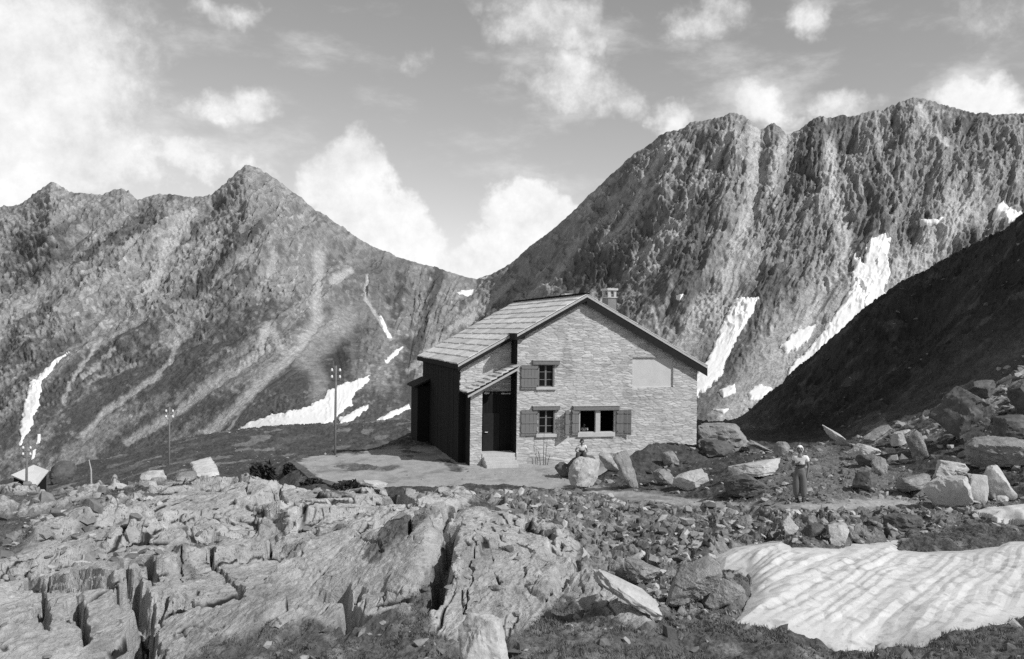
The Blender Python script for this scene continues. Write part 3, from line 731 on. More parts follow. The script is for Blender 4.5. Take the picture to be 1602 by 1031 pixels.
# ------------------------------------------------------------------ boulders
def perlin3(x, y, z, s=0):
    return (perlin(x + z * .37, y - z * .53, s) + perlin(y + x * .31, z + x * .17, s + 3) + perlin(z - y * .29, x + y * .41, s + 7)) / 2.2
_ico = {}
def ico(sub):
    if sub not in _ico:
        bm = bmesh.new(); bmesh.ops.create_icosphere(bm, subdivisions=sub, radius=1)
        bm.verts.ensure_lookup_table()
        v = np.array([q.co[:] for q in bm.verts]); f = np.array([[q.index for q in p.verts] for p in bm.faces]); bm.free()
        _ico[sub] = (v / np.linalg.norm(v, axis=1)[:, None], f)
    return _ico[sub]
def stone_shape(sub, seed, planes=9, dmin=.4, dmax=.72, rough=.05, round_=0.0):
    r_ = np.random.default_rng(seed); d, f = ico(sub)
    n = r_.normal(size=(planes, 3)); n /= np.linalg.norm(n, axis=1)[:, None]
    n[:, 2] *= .8; n = np.concatenate([n, -n[:planes // 2] + r_.normal(size=(planes // 2, 3)) * .25, [[0, 0, 1], [0, 0, -1]]]); n /= np.linalg.norm(n, axis=1)[:, None]; k = r_.uniform(dmin, dmax, len(n))
    dot = d @ n.T
    lim = np.where(dot > .05, k / np.maximum(dot, .05), 9).min(1)
    rad = np.minimum(lim, 1.0)
    rad = rad * (1 - round_) + round_ * .85
    if rough:
        o = seed * 1.7
        rad = rad * (1 + rough * perlin3(d[:, 0] * 2 + o, d[:, 1] * 2, d[:, 2] * 2, seed) + rough * .6 * perlin3(d[:, 0] * 6 + o, d[:, 1] * 6, d[:, 2] * 6, seed + 1) + (rough * .4 * perlin3(d[:, 0] * 14 + o, d[:, 1] * 14, d[:, 2] * 14, seed + 2) if sub > 3 else 0))
    v = d * rad[:, None]
    lo, hi = v.min(0), v.max(0)
    return (v - (lo + hi) / 2) / ((hi - lo) / 2), f
def gz_at(px, py, lo=0): return basehit(px, py, GZ, lo)
BOULD = [ # x0, y0, x1, y1 in the photo, material, roll, depth ratio, planes, roundness, seed, label
 (886,716,944,766,'boulder_pale',0,.9,10,.35,1,'pale rounded boulder in front of the sitting person'),
 (957,703,1002,768,'boulder',18,.45,6,.1,2,'upright leaning smooth slab right of the pale rounded boulder'),
 (936,702,982,742,'boulder_pale',-12,.8,9,.1,3,'cracked pale block behind the upright leaning slab'),
 (867,724,892,750,'boulder_dark',10,1,9,.4,4,'small dark mossy boulder left of the pale rounded boulder'),
 (1034,707,1064,731,'boulder',0,.8,9,.3,5,'small grey stone high on the turf mound'),
 (1022,734,1056,762,'boulder',20,.8,8,.1,6,'notched grey stone at the foot of the turf mound'),
 (1054,733,1110,770,'boulder_pale',28,.6,7,.05,7,'striped slab tipped up to the right beside the path'),
 (1147,719,1230,750,'boulder_pale',8,.9,6,.1,8,'broad flat pale slab just left of the standing woman'),
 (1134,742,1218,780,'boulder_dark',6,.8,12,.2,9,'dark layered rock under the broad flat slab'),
 (1094,663,1181,710,'boulder',0,.8,8,.15,10,'big grey block beside the right corner of the hut'),
 (1172,692,1218,712,'boulder',-22,.8,6,.05,11,'thin slab sloping down right from the big grey block'),
 (1212,692,1238,716,'boulder',0,.8,9,.2,12,'small rough stone behind the standing woman'),
 (1287,668,1334,700,'boulder_pale',-30,.6,7,.05,13,'jagged pale slab at the foot of the dark slope'),
 (1334,696,1388,720,'boulder_pale',4,.7,8,.15,14,'long whitish ledge stone above the dark hollow'),
 (1352,664,1402,700,'boulder',30,.6,8,.05,15,'grey ledge rock climbing the slope above the whitish ledge stone'),
 (1416,669,1459,724,'boulder',38,.5,6,.05,16,'tall slab leaning right in the rocks below the dark overhang'),
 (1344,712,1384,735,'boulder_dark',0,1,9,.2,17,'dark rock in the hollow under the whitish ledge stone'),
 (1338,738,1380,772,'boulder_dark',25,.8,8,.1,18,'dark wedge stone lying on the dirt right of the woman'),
 (1366,715,1392,745,'boulder',0,.8,9,.2,19,'grey stone above the dark wedge stone'),
 (1462,723,1520,754,'boulder_pale',-4,.8,6,.05,20,'white wedge boulder with a flat top'),
 (1458,744,1528,802,'boulder_pale',16,.8,9,.1,21,'large layered pale block below the white wedge boulder'),
 (1520,742,1553,790,'boulder_pale',-8,.5,6,.15,22,'white pointed stone standing beside the large layered block'),
 (1545,728,1592,784,'boulder_pale',4,.8,9,.15,23,'pale split block right of the white pointed stone'),
 (1528,684,1625,738,'boulder',-4,.9,6,.02,24,'big square block with a bright flat top at the right edge'),
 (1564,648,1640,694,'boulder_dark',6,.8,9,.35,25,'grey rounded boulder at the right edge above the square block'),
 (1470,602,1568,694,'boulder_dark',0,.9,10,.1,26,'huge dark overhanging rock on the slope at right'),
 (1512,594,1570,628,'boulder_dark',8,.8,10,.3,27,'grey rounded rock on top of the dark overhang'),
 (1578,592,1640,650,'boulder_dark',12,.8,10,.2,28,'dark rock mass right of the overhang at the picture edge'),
 (1395,672,1428,700,'boulder_pale',20,.8,9,.1,29,'pale rubble block left of the tall leaning slab'),
 (1406,742,1462,778,'boulder',12,.8,10,.1,30,'low grey rock left of the large layered block'),
 (1038,872,1132,950,'boulder',24,.8,7,.1,31,'big foreground boulder with a dark left face by the snow'),
 (1090,902,1172,958,'boulder',30,.5,7,.05,32,'low tilted slab between the foreground boulder and the snow hole'),
 (1296,818,1332,858,'boulder_pale',14,.6,6,.05,33,'triangular pale stone at the upper snow edge'),
 (1220,806,1252,842,'boulder_pale',45,.4,6,.05,34,'narrow tilted slab at the upper left snow edge'),
 (1258,822,1298,846,'boulder_dark',0,.8,9,.15,35,'dark stone between the two tilted stones at the snow edge'),
 (212,737,256,768,'boulder_pale',0,.9,7,.1,36,'square pale block on the outcrop crest at left'),
 (257,741,306,768,'boulder',6,.9,9,.2,37,'lumpy grey block beside the square pale block'),
 (1386,806,1450,836,'boulder_dark',3,.6,9,.1,38,'long dark stone behind the upper snow edge'),
 (974,880,1038,918,'boulder',-14,.7,8,.1,39,'grey slab in the scree left of the foreground boulder'),
 (925,905,1045,960,'boulder_pale',-24,.5,7,.03,40,'long split pale slab sloping right below the scree'),
 (1560,778,1582,790,'boulder_pale',0,.8,9,.3,41,'small white stone below the split block'),
 (1150,808,1182,830,'boulder',20,.7,8,.1,42,'grey stone in the scree above the snow, left of the narrow slab'),
 (560,752,606,768,'boulder_pale',-14,.8,8,.1,43,'pale rock at the crest beside the dark pit'),
 (1080,806,1112,826,'boulder',-10,.7,8,.1,44,'grey stone at the lower edge of the path'),
 (1100,690,1150,716,'boulder_dark',0,.8,9,.3,45,'dark turfy hump under the big grey block'),
 (712,972,802,1052,'boulder_pale',-8,.8,9,.1,48,'bleached rock knob at the bottom edge below the fluted rib'),
 (70,722,110,760,'boulder_dark',0,.9,10,.4,46,'rounded dark hump right of the pale roofed shed'),
]
COLLAR = []
for x0, y0, x1, y1, mt, roll, dep, pl, rd, seed, lab in BOULD:
    cx = (x0 + x1) / 2
    X, D, z = gz_at(cx, y1 - 2, lo=30 if x0 < 320 and y0 < 760 else 0)
    D += .05
    pl_ = P(cx, y1, D); w_ = (x1 - x0) * D / F; h_ = (y1 - y0) * D / F
    v, f = stone_shape(5 if w_ * F / D > 50 else 4, 1000 + seed, pl, .38, .74, .085, rd * .7)
    cr, sr_ = math.cos(R(roll)), math.sin(R(roll))
    # size the unrotated stone so that its tilted outline fits the photographed box
    ww, hh = w_ / 2, h_ / 2
    if roll:
        for _ in range(4):
            q = v * [ww, 1, hh]; ex = np.abs(q[:, 0] * cr - q[:, 2] * sr_).max(); ez = np.abs(q[:, 0] * sr_ + q[:, 2] * cr).max()
            ww *= (w_ / 2 / ex) ** .8; hh *= (h_ / 2 / ez) ** .8
        hh = max(hh, .25 * min(w_, h_) / 2)
    q = v * [ww, w_ * dep / 2, hh * 1.0]
    if True:     # bedding ledges
        ly = (q[:, 2] + q[:, 0] * ((seed * 13 % 9) - 4) * .15) / (h_ * .23) + perlin(q[:, 0] / w_ * 2.2, q[:, 1] / w_ * 2.2, seed) * 1.2
        k_ = _h(np.floor(ly).astype(np.int64), np.zeros(len(ly), np.int64), seed)
        q[:, :2] *= (1 - .12 * k_ * sstep(perlin(q[:, 0] / w_ * 4 + 7, q[:, 2] / h_ * 4, seed + 4), -.4, .2))[:, None]
    q = np.stack([q[:, 0] * cr - q[:, 2] * sr_, q[:, 1], q[:, 0] * sr_ + q[:, 2] * cr], -1)
    o = mesh_np('boulder', q, f, M[mt]); o.location = (X, D + w_ * dep * .32, z + h_ / 2 - h_ * .07); o.rotation_euler = (0, 0, R((seed * 37) % 40 - 20))
    tag(o, lab, 'boulder'); COLLAR.append((X, D + w_ * dep * .32, w_, w_ * dep))
    m_ = o.data; m_.polygons.foreach_set('use_smooth', np.ones(len(m_.polygons), bool)); m_.set_sharp_from_angle(angle=R(24))

# ------------------------------------------------------------------ loose rubble: too many to count
templ = [stone_shape(1, 50 + i, 5, .3, .7, .25, 0) for i in range(24)]
def scatter(weight, count, pmin, pmax, seed, tlo, thi, flat=.42, power=5, cap=.5):
    r_ = np.random.default_rng(seed); w_ = np.clip(weight, 0, None).ravel().astype(float)
    vis = ((gpx > -40) & (gpx < 1640)).ravel(); w_ = w_ * vis
    idx = r_.choice(len(w_), count, p=w_ / w_.sum())
    X, Y, Zq = GX.ravel()[idx], GY.ravel()[idx], GZ.ravel()[idx]
    u = r_.random(count) ** power; size = np.minimum((pmin + (pmax - pmin) * u) * Y / F, cap)
    VV = []; FF = []; TT = []; n0 = 0
    for i in range(count):
        v, f = templ[r_.integers(len(templ))]
        s_ = size[i] / 2 * np.array([1, .55 + .4 * r_.random(), flat * (.5 + r_.random())])
        e = Euler((r_.normal() * .35, r_.normal() * .35, r_.random() * 6.28)).to_matrix()
        q = (v * s_) @ np.array(e).T
        VV.append(q + [X[i], Y[i], Zq[i] + s_[2] * .35]); FF.append(f + n0); n0 += len(v); TT.append(np.full(len(v), tlo + (thi - tlo) * r_.random() ** 1.3))
    return np.concatenate(VV), np.concatenate(FF), np.concatenate(TT)
nosnow = (sd < .02) | (GD < 9) | (GD > 25)
offp = (1 - np.clip(flat, 0, 1))
sets = [(mS * nosnow * (1 - rock) * offp, 4600, 1.5, 24, 1, .1, .56), (mD * (1 - rock) * nosnow * offp, 1100, 1.5, 14, 2, .12, .42),
        ((1 - rock) * offp * (1 - mS) * nosnow * (GD < 17), 700, 2, 34, 3, .1, .4), (((GD > 24) & (GD < 46) & (gpx > 860)) * offp * (1 - hillm) * (1 - mS), 1500, 1.5, 16, 4, .12, .46),
        ((GD > 42) * (GD < 108) * (gpx < 660) * offp * 1.0, 900, 1.5, 6, 5, .12, .4), (mT * 1.0 + (gpx < 260) * (GD > 16) * (GD < 33), 800, 2, 30, 6, .15, .5),
        (mL * (ract > .5) + mC * .6 + mB, 700, 2, 18, 7, .2, .42), (mLEDGE + .1 * (gpx > 1330) * (GD > 28) * (GD < 45), 520, 3, 34, 8, .14, .5), (flat * (GD < 50) * 1.0, 220, 1.5, 5, 9, .2, .45), (hillm * (GD < 90) * (gpx > 1150), 420, 1.5, 9, 10, .05, .3)]
vs, fs, ts_ = [], [], []; n0 = 0
for w_, c_, a, b, sd_, tl, th in sets:
    v, f, t_ = scatter(w_, c_, a, b, sd_, tl, th); vs.append(v); fs.append(f + n0); ts_.append(t_); n0 += len(v)
col = GX * 0
for X, Y, a_, b_ in COLLAR:            # frost-split bits gather round the boulders
    q = ((GX - X) / (a_ * .66)) ** 2 + ((GY - Y) / (b_ * .5 + .35)) ** 2
    col = np.maximum(col, np.exp(-((q - 1.0) / .55) ** 2) / (.5 + a_))
v, f, t_ = scatter(col * nosnow * (GD > 9), 1300, 2, 16, 21, .12, .46); vs.append(v); fs.append(f + n0); ts_.append(t_); n0 += len(v)
o = mesh_np('rubble', np.concatenate(vs), np.concatenate(fs), M['rubble'], smooth=False, attrs={'tone': np.concatenate(ts_)})
tag(o, 'loose angular rubble strewn over turf, scree and path', 'rubble', kind='stuff')

# ------------------------------------------------------------------ short alpine grass
def grass(count, seed):
    r_ = np.random.default_rng(seed)
    w_ = (np.clip(1 - rock - flat - .8 * mS - mD, 0, 1) * nosnow * (GD < 26) * (GD > 7) * sstep(fn2 + fn, -.1, .35) * (gpx > -40) * (gpx < 1640)).ravel()
    idx = r_.choice(len(w_), count, p=w_ / w_.sum()); nb = 6
    X = np.repeat(GX.ravel()[idx], nb) + r_.normal(size=count * nb) * .025; Y = np.repeat(GY.ravel()[idx], nb) + r_.normal(size=count * nb) * .025; Zq = np.repeat(GZ.ravel()[idx], nb) - .01
    h = (.015 + .045 * r_.random(count * nb)); an = r_.random(count * nb) * 6.28; le = h * (.3 + .6 * r_.random(count * nb)); wd = .004 + .004 * r_.random(count * nb)
    ca, sa = np.cos(an), np.sin(an)
    p0 = np.stack([X - sa * wd, Y + ca * wd, Zq], -1); p1 = np.stack([X + sa * wd, Y - ca * wd, Zq], -1); p2 = np.stack([X + ca * le, Y + sa * le, Zq + h], -1)
    v = np.stack([p0, p1, p2], 1).reshape(-1, 3)
    return tag(mesh_np('grass', v, np.arange(len(v)).reshape(-1, 3), M['grass'], smooth=False), 'short dry alpine grass in the foreground turf', 'grass', kind='stuff')
grass(13000, 5)

# ------------------------------------------------------------------ poles, stake, shed, terrace wall, shrubs
def pole(px, py0, py1, D, label, rad=.065, ins=True):
    b = P(px, py0, D); t_ = P(px, py1, D); h = t_.z - b.z
    e = empty('telephone_pole', b); tag(e, label, 'telephone pole', 'telephone poles in the meadow')
    m = MB(); m.tube([(0, 0, -.6), (0, 0, h * .5), (0, 0, h)], [rad * 1.1, rad, rad * .8], 10); m.build('shaft', M['wood_mid'], e, smooth=True)
    if ins:
        for zz in (h - .25, h - .62):
            for s_ in (-1, 1):
                m = MB(); m.tube([(s_ * .02, -.02, zz - .22), (s_ * .2, -.02, zz - .2), (s_ * .22, -.02, zz - .05)], .016, 6); br = m.build('bracket', M['leather'], e)
                m = MB(); m.tube([(s_ * .22, -.02, zz - .07), (s_ * .22, -.02, zz), (s_ * .22, -.02, zz + .06), (s_ * .22, -.02, zz + .1)], [.06, .07, .05, .03], 10); m.build('insulator', M['porcelain'], br, smooth=True)
    return e
X, D, z = gz_at(524, 712, lo=45); pole(524, 713, 572, D, 'tall telephone pole with four white insulators left of the hut')
X, D, z = gz_at(264, 728, lo=45); pole(264, 745, 637, D, 'thin telephone pole rising behind the pale blocks of the crest')
pole(41, 790, 694, 53, 'telephone pole standing against the pale roofed shed', .07)
b = P(143, 752, 50); t_ = P(139, 719, 50); m = MB(); m.tube([b - Vector((0, 0, .5)), (b + t_) / 2 + Vector((.05, 0, 0)), t_], [.05, .045, .025], 6)
tag(m.build('stake', M['wood_pale']), 'pale crooked stake leaning left in the meadow', 'stake')

A_, E_, C_, B_ = P(17, 743, 54.5), P(57, 760, 53), P(76, 736, 55.5), P(53, 727, 57)
shed = empty('shed', (A_ + C_) / 2 - Vector((0, 0, 2.5))); tag(shed, 'small dark timber shed with a pale sheet roof at the far left', 'shed'); so_ = shed.location
m = MB(); m.prism([p - so_ for p in (A_, E_, C_, B_)], (0, 0, -.07)); m.build('roof', M['sheet_metal'], shed)
cen = (A_ + E_ + C_ + B_) / 4; k4 = [p + (cen - p) * .13 - so_ for p in (A_, E_, C_, B_)]
m = MB(); m.v = [tuple(p - Vector((0, 0, .08))) for p in k4] + [(p.x, p.y, -1.6) for p in k4]; m.f = [(0, 1, 2, 3), (7, 6, 5, 4)] + [(i, i + 4, (i + 1) % 4 + 4, (i + 1) % 4) for i in range(4)]; m.build('wall', M['board_dark'], shed)
m = MB(); q0, q1 = k4[0].lerp(k4[1], .35), k4[0].lerp(k4[1], .7); nrm = Vector((-(k4[1] - k4[0]).y, (k4[1] - k4[0]).x, 0)).normalized() * -.04
zb_ = min(q0.z, q1.z) - .35
m.prism([(q0.x, q0.y, zb_ - 1.5), (q1.x, q1.y, zb_ - 1.5), (q1.x, q1.y, zb_), (q0.x, q0.y, zb_)], nrm if nrm.y < 0 else -nrm); m.build('door', M['wood_mid'], shed)

tw = [Vector((*p, 0)) for p in (TERR[-1], TERR[0], TERR[1], TERR[2], TERR[3])]
m = MB()
for i in range(len(tw) - 1):
    p, q = tw[i], tw[i + 1]; L_ = (q - p).length; d_ = (q - p) / L_; n_ = Vector((d_.y, -d_.x, 0)); n_ = n_ if n_.y < 0 or n_.x < 0 else -n_
    for row in range(5):
        s_ = -(row % 2) * .2
        while s_ < L_:
            w_ = .35 + rng.random() * .35; a0, a1 = max(s_, 0), min(s_ + w_ - .02, L_)
            if a1 - a0 > .05:
                o_ = n_ * (.02 + rng.random() * .06); zt = .06 - row * .26
                m.prism([p + d_ * a0 + o_ + Vector((0, 0, zt - .25)), p + d_ * a1 + o_ + Vector((0, 0, zt - .25)), p + d_ * a1 + o_ + Vector((0, 0, zt)), p + d_ * a0 + o_ + Vector((0, 0, zt))], n_ * -.4)
            s_ += w_
tag(m.build('retaining_wall', M['boulder_dark'], bevel=.02), 'dark dry stone wall holding up the left edge of the terrace', 'retaining wall')

def shrub(px, py, D, wpx, hpx, seed, label, n=420):
    r_ = np.random.default_rng(seed); b = P(px, py, D); rx = wpx * D / F / 2; rz = hpx * D / F
    e = empty('shrub', b); tag(e, label, 'shrub', 'dark shrubs by the terrace')
    d = r_.normal(size=(n, 3)); d /= np.linalg.norm(d, axis=1)[:, None]; rr = r_.random(n) ** .45 * (1 + .25 * perlin(d[:, 0] * 2 + seed, d[:, 1] * 2, seed))
    c = d * rr[:, None] * [rx, rx, rz * .55] + [0, 0, rz * .5]
    a1 = r_.normal(size=(n, 3)) * .07; a2 = r_.normal(size=(n, 3)) * .07
    v = np.stack([c - a1, c + a2, c + a1, c - a2], 1).reshape(-1, 3)
    mesh_np('foliage', v, np.arange(4 * n).reshape(-1, 4), M['shrub'], e, smooth=False)
    m = MB()
    for k in range(5): m.tube([(0, 0, -.2), tuple(c[k] * .5), tuple(c[k] * .9)], [.03, .02, .01], 5)
    m.build('stems', M['twig'], e)
shrub(402, 756, 41, 24, 28, 1, 'dark bushy shrub with a pale stone, leftmost beyond the crest')
shrub(420, 757, 41, 18, 30, 2, 'narrow dark shrub right beside the leftmost one')
shrub(452, 752, 44, 18, 26, 3, 'dark shrub hanging over the far corner of the terrace wall')
shrub(490, 768, 40.5, 34, 18, 4, 'low wide dark shrub at the bend of the terrace wall')
shrub(545, 768, 38.6, 50, 13, 5, 'long low dark shrub under the near edge of the terrace')
a_, z_ = fu(850, 720, -.45); loc = Vector((HX + a_ * ct + .45 * st, HY + a_ * st - .45 * ct, 0))
e = empty('sapling', loc); tag(e, 'thin leafless sapling in front of the lower left window', 'sapling')
for k, (dx, h, ln) in enumerate(((0, 1.75, .03), (.1, 1.45, .1), (-.14, .75, -.12), (.2, .6, .16))):
    m = MB(); m.tube([(dx, 0, -.1), (dx + ln * .4, .02, h * .5), (dx + ln, .03, h)], [.022, .016, .006], 5)
    for q in (.5, .65, .8): m.tube([(dx + ln * q, .02, h * q), (dx + ln * q + .08 * (1 if int(q * 20) % 2 else -1), 0, h * q + .16)], [.008, .004], 4)
    m.build('stem', M['twig'], e)

# ------------------------------------------------------------------ people
def skin_mesh(name, chains, mat, parent, sub=2):
    """chains: lists of (point, radius); points shared by position are welded; the first point is the root"""
    vs, rs, es, key = [], [], [], {}
    for ch in chains:
        prev = None
        for p, r_ in ch:
            k = tuple(round(c, 4) for c in p)
            if k not in key: key[k] = len(vs); vs.append(p); rs.append(r_)
            i = key[k]
            if prev is not None and prev != i: es.append((prev, i))
            prev = i
    me = bpy.data.meshes.new(name); me.from_pydata(vs, es, []); o = bpy.data.objects.new(name, me); COL.objects.link(o)
    s_ = o.modifiers.new('skin', 'SKIN'); s_.use_smooth_shade = True; s_.branch_smoothing = .3
    for i, r_ in enumerate(rs):
        rr = r_ if hasattr(r_, '__len__') else (r_, r_)
        me.skin_vertices[0].data[i].radius = rr; me.skin_vertices[0].data[i].use_root = (i == 0)
    ss = o.modifiers.new('sub', 'SUBSURF'); ss.levels = sub; ss.render_levels = sub
    me.materials.append(mat); o.parent = parent
    return o
def lerp(a, b, t): return tuple(x + (y - x) * t for x, y in zip(a, b))
def hand(w_, dirv, side, curl):
    """palm and five fingers as chains from the wrist w_ pointing along dirv"""
    w = Vector(w_); d = Vector(dirv).normalized(); s = Vector(side).normalized(); n = d.cross(s).normalized()
    palm = w + d * .05; knk = w + d * .085
    ch = [[(tuple(w), .022), (tuple(palm), (.034, .016)), (tuple(knk), (.034, .014))]]
    for i, L_ in enumerate((.066, .076, .070, .054)):
        o_ = s * (-.027 + i * .018); p0 = palm + o_ * .6; p1 = knk + o_ + d * .004; p2 = p1 + (d + n * curl * .5).normalized() * L_ * .5; p3 = p2 + (d * .7 + n * curl).normalized() * L_ * .5
        ch.append([(tuple(palm), (.034, .016)), (tuple(p1), .0095), (tuple(p2), .0085), (tuple(p3), .007)])
    t0 = w + d * .03 - s * .026; t1 = t0 + (d * .6 - s * .7 + n * .3).normalized() * .035; t2 = t1 + (d * .9 - s * .2 + n * .4).normalized() * .03
    ch.append([(tuple(palm), (.034, .016)), (tuple(t0), .012), (tuple(t1), .010), (tuple(t2), .008)])
    return ch
def figure(loc, rz, sc_, J, label, top, legs, head, shoes=True, long_leg=True):
    e = empty('person', loc, rz); e.scale = (sc_,) * 3; tag(e, label, 'person')
    pel, chest, neck, hd = J['pelvis'], J['chest'], J['neck'], J['head']
    sp_ = lerp(pel, chest, .5)
    def up(p, dz, dy=0, dx=0): return (p[0] + dx, p[1] + dy, p[2] + dz)
    ht = up(hd, .10, .01)
    chin = up(hd, -.085, -.045)
    body = [[(pel, (.14, .10)), (sp_, (.115, .085)), (chest, (.145, .095)), (neck, .048), (up(hd, -.06, 0), .062), (up(hd, .0, 0), (.074, .088)), (up(hd, .06, .01), (.074, .088)), (ht, .045)],
            [(up(hd, -.06, 0), .062), (chin, .032)], [(up(hd, .0, 0), (.074, .088)), (up(hd, -.015, -.098), .013)]]
    for s_ in (-1, 1):
        body.append([(up(hd, .0, 0), (.074, .088)), (up(hd, -.005, .01, s_ * .085), .014)])
    for k in ('L', 'R'):
        sh, el_, wr = J['sh' + k], J['el' + k], J['wr' + k]; hp, kn, an, to = J['hip' + k], J['kn' + k], J['an' + k], J['toe' + k]
        body.append([(chest, (.145, .095)), (sh, .055), (lerp(sh, el_, .5), .046), (el_, .038), (lerp(el_, wr, .4), .036), (wr, .024)])
        body.append([(pel, (.14, .10)), (hp, .085), (lerp(hp, kn, .5), .072), (kn, .055), (lerp(kn, an, .35), .056), (an, .036), (to, .03)])
        body += hand(wr, [b - a for a, b in zip(J.get('fa' + k, el_), wr)] if 'hd' + k not in J else J['hd' + k], J.get('side' + k, (1, 0, 0)), .7)
    skin_mesh('body', body, M['skin'], e)
    # clothes follow the body a little outside it
    shirt = [[(sp_, (.155, .115)), (lerp(sp_, chest, .5), (.16, .115)), (chest, (.172, .118)), (lerp(chest, neck, .55), (.085, .07))]]
    for k in ('L', 'R'):
        sh, el_ = J['sh' + k], J['el' + k]
        shirt.append([(chest, (.172, .118)), (sh, .078), (lerp(sh, el_, .55), .07)])
    skin_mesh('shirt', shirt, top, e)
    tr = [[(up(sp_, -.01), (.14, .11)), (pel, (.178, .135))]]
    for k in ('L', 'R'):
        hp, kn, an = J['hip' + k], J['kn' + k], J['an' + k]
        tr.append([(pel, (.178, .135)), (hp, .12), (lerp(hp, kn, .5), .118), (kn, .112), (lerp(kn, an, .5), .105), (lerp(kn, an, .78), .07)])
    skin_mesh('trousers', tr, legs, e)
    m = MB(); m.tube([up(sp_, -.015), up(sp_, .03)], [.152, .152], 16); be = m.build('belt', M['leather'], e); be.scale = (1, .8, 1)
    be.location = (0, sp_[1] * .2, 0)
    for k in ('L', 'R'):
        an, to = J['an' + k], J['toe' + k]
        skin_mesh('boot', [[(up(an, .10), .05), (an, .05), (lerp(an, to, .5), .046), (to, .042)]], M['leather'], e)
    # hair or scarf: a cap of its own, open at the face
    d, f = ico(4); kk = (d[:, 1] > -.35) | (d[:, 2] > .42)
    if head == 'scarf': kk &= d[:, 2] > -.9
    else: kk &= d[:, 2] > -.55
    f2 = f[kk[f].all(1)]
    v_, f3, _ = submesh(d * [.096, .112, .125] + np.array(up(hd, .022, .008)), f2, {})
    hm = mesh_np('headscarf' if head == 'scarf' else 'hair', v_, f3, M['cloth_white'] if head == 'scarf' else M['hair'], e)
    so2 = hm.modifiers.new('thick', 'SOLIDIFY'); so2.thickness = .012
    if head == 'scarf':
        skin_mesh('scarf_knot', [[(up(hd, -.10, .09), .03), (up(hd, -.17, .12), .035), (up(hd, -.24, .12), .012)]], M['cloth_white'], hm)
    for s_ in (-1, 1):
        m = MB(); c = Vector(up(hd, .012, -.088, s_ * .032)); m.tube([c + Vector((0, .012, 0)), c, c + Vector((0, -.006, 0))], [.016, .014, .004], 8); m.build('eye', M['hair'], e, smooth=True)
    m = MB(); c = up(hd, -.052, -.076); m.tube([(c[0] - .024, c[1] + .008, c[2]), (c[0], c[1] - .006, c[2] - .002), (c[0] + .024, c[1] + .008, c[2])], .006, 6); m.build('mouth', M['leather'], e)
    return e
WOMAN = dict(pelvis=(0, 0, .90), chest=(0, .0, 1.24), neck=(0, .0, 1.40), head=(-.01, -.02, 1.51), shL=(.17, 0, 1.32), elL=(.225, .05, 1.06), wrL=(.20, .0, .82), shR=(-.17, 0, 1.32), elR=(-.215, .02, 1.06), wrR=(-.06, -.19, 1.14),
             hipL=(.085, 0, .84), knL=(.10, -.01, .46), anL=(.10, .01, .09), toeL=(.12, -.14, .035), hipR=(-.085, 0, .84), knR=(-.09, -.05, .47), anR=(-.075, .0, .09), toeR=(-.12, -.14, .035), hdR=(.8, -.3, .45), sideR=(.3, .0, .8), sideL=(.2, -1, 0))
X, D, z = gz_at(1251, 786)
figure((X, D, z - .02), R(-28), 1.03, WOMAN, 'person standing on the path in a white headscarf, white blouse and dark trousers', M['cloth_white'], M['cloth_grey'], 'scarf')
SIT = dict(pelvis=(0, 0, .10), chest=(0, -.03, .42), neck=(0, -.04, .58), head=(0, -.08, .69), shL=(.17, -.03, .50), elL=(.27, -.08, .26), wrL=(.14, -.30, .20), shR=(-.17, -.03, .50), elR=(-.30, -.04, .27), wrR=(-.14, -.28, .20),
           hipL=(.10, -.05, .09), knL=(.16, -.46, .20), anL=(.14, -.52, -.22), toeL=(.15, -.66, -.28), hipR=(-.10, -.05, .09), knR=(-.16, -.46, .20), anR=(-.14, -.52, -.22), toeR=(-.15, -.66, -.28), sideL=(.6, -.4, 0), sideR=(.6, .4, 0))
q = P(910, 714, 42.2)
sit = figure(q, R(-8), 1.0, SIT, 'person with dark hair and a white shirt sitting behind the pale boulder', M['cloth_white'], M['cloth_dark'], 'hair')
v, f = stone_shape(4, 77, 9, .55, .85, .06, .3)
o = mesh_np('boulder', v * [.75, .6, .75], f, M['boulder_dark']); o.location = (q.x, q.y + .25, q.z - .72); tag(o, 'dark seat stone under the sitting person', 'boulder')
a_, z_ = fu(914, 668, .75)
figure((HX + a_ * ct - .75 * st, HY + a_ * st + .75 * ct, .62), TH + R(-5), .86, WOMAN, 'person in a white top looking out of the open double window', M['cloth_white'], M['cloth_dark'], 'hair')
# ------------------------------------------------------------------ the mountains (real relief, 250 to 1000 m away)
SKY_PTS = [(-1500,330,700),(-700,300,720),(-260,345,730),(-120,330,730),(0,325,720),(30,318,715),(80,283,700),(95,290,700),(110,300,700),(160,305,705),(180,296,705),(190,294,705),(215,312,705),
 (240,305,705),(270,303,705),(300,307,700),(330,305,700),(345,293,700),(370,268,700),(385,256,700),(400,262,705),(420,270,710),(470,310,740),(520,345,790),(580,382,850),(620,400,890),
 (690,420,950),(745,436,1000),(770,428,950),(800,412,900),(850,370,800),(900,325,740),(950,280,700),(985,245,670),(1040,205,640),(1060,204,630),(1085,192,620),(1120,185,610),(1148,174,600),
 (1165,180,600),(1190,202,595),(1210,191,590),(1218,196,590),(1230,211,588),(1245,207,586),(1280,183,580),(1310,181,576),(1340,178,572),(1380,172,568),(1400,163,564),(1430,150,560),(1445,156,560),(1480,165,556),(1520,174,552),(1550,180,548),(1602,178,540),
 (1750,150,520),(1950,190,520),(2400,250,500),(3100,300,500)]
BASE_PTS = [(-1500,830,420),(-260,830,420),(0,815,400),(150,800,390),(300,770,370),(450,735,340),(600,715,320),(750,705,310),(900,700,300),(1100,705,290),(1300,720,285),(1600,720,280),(3100,740,280)]
sp = np.array(SKY_PTS, float); bp = np.array(BASE_PTS, float)
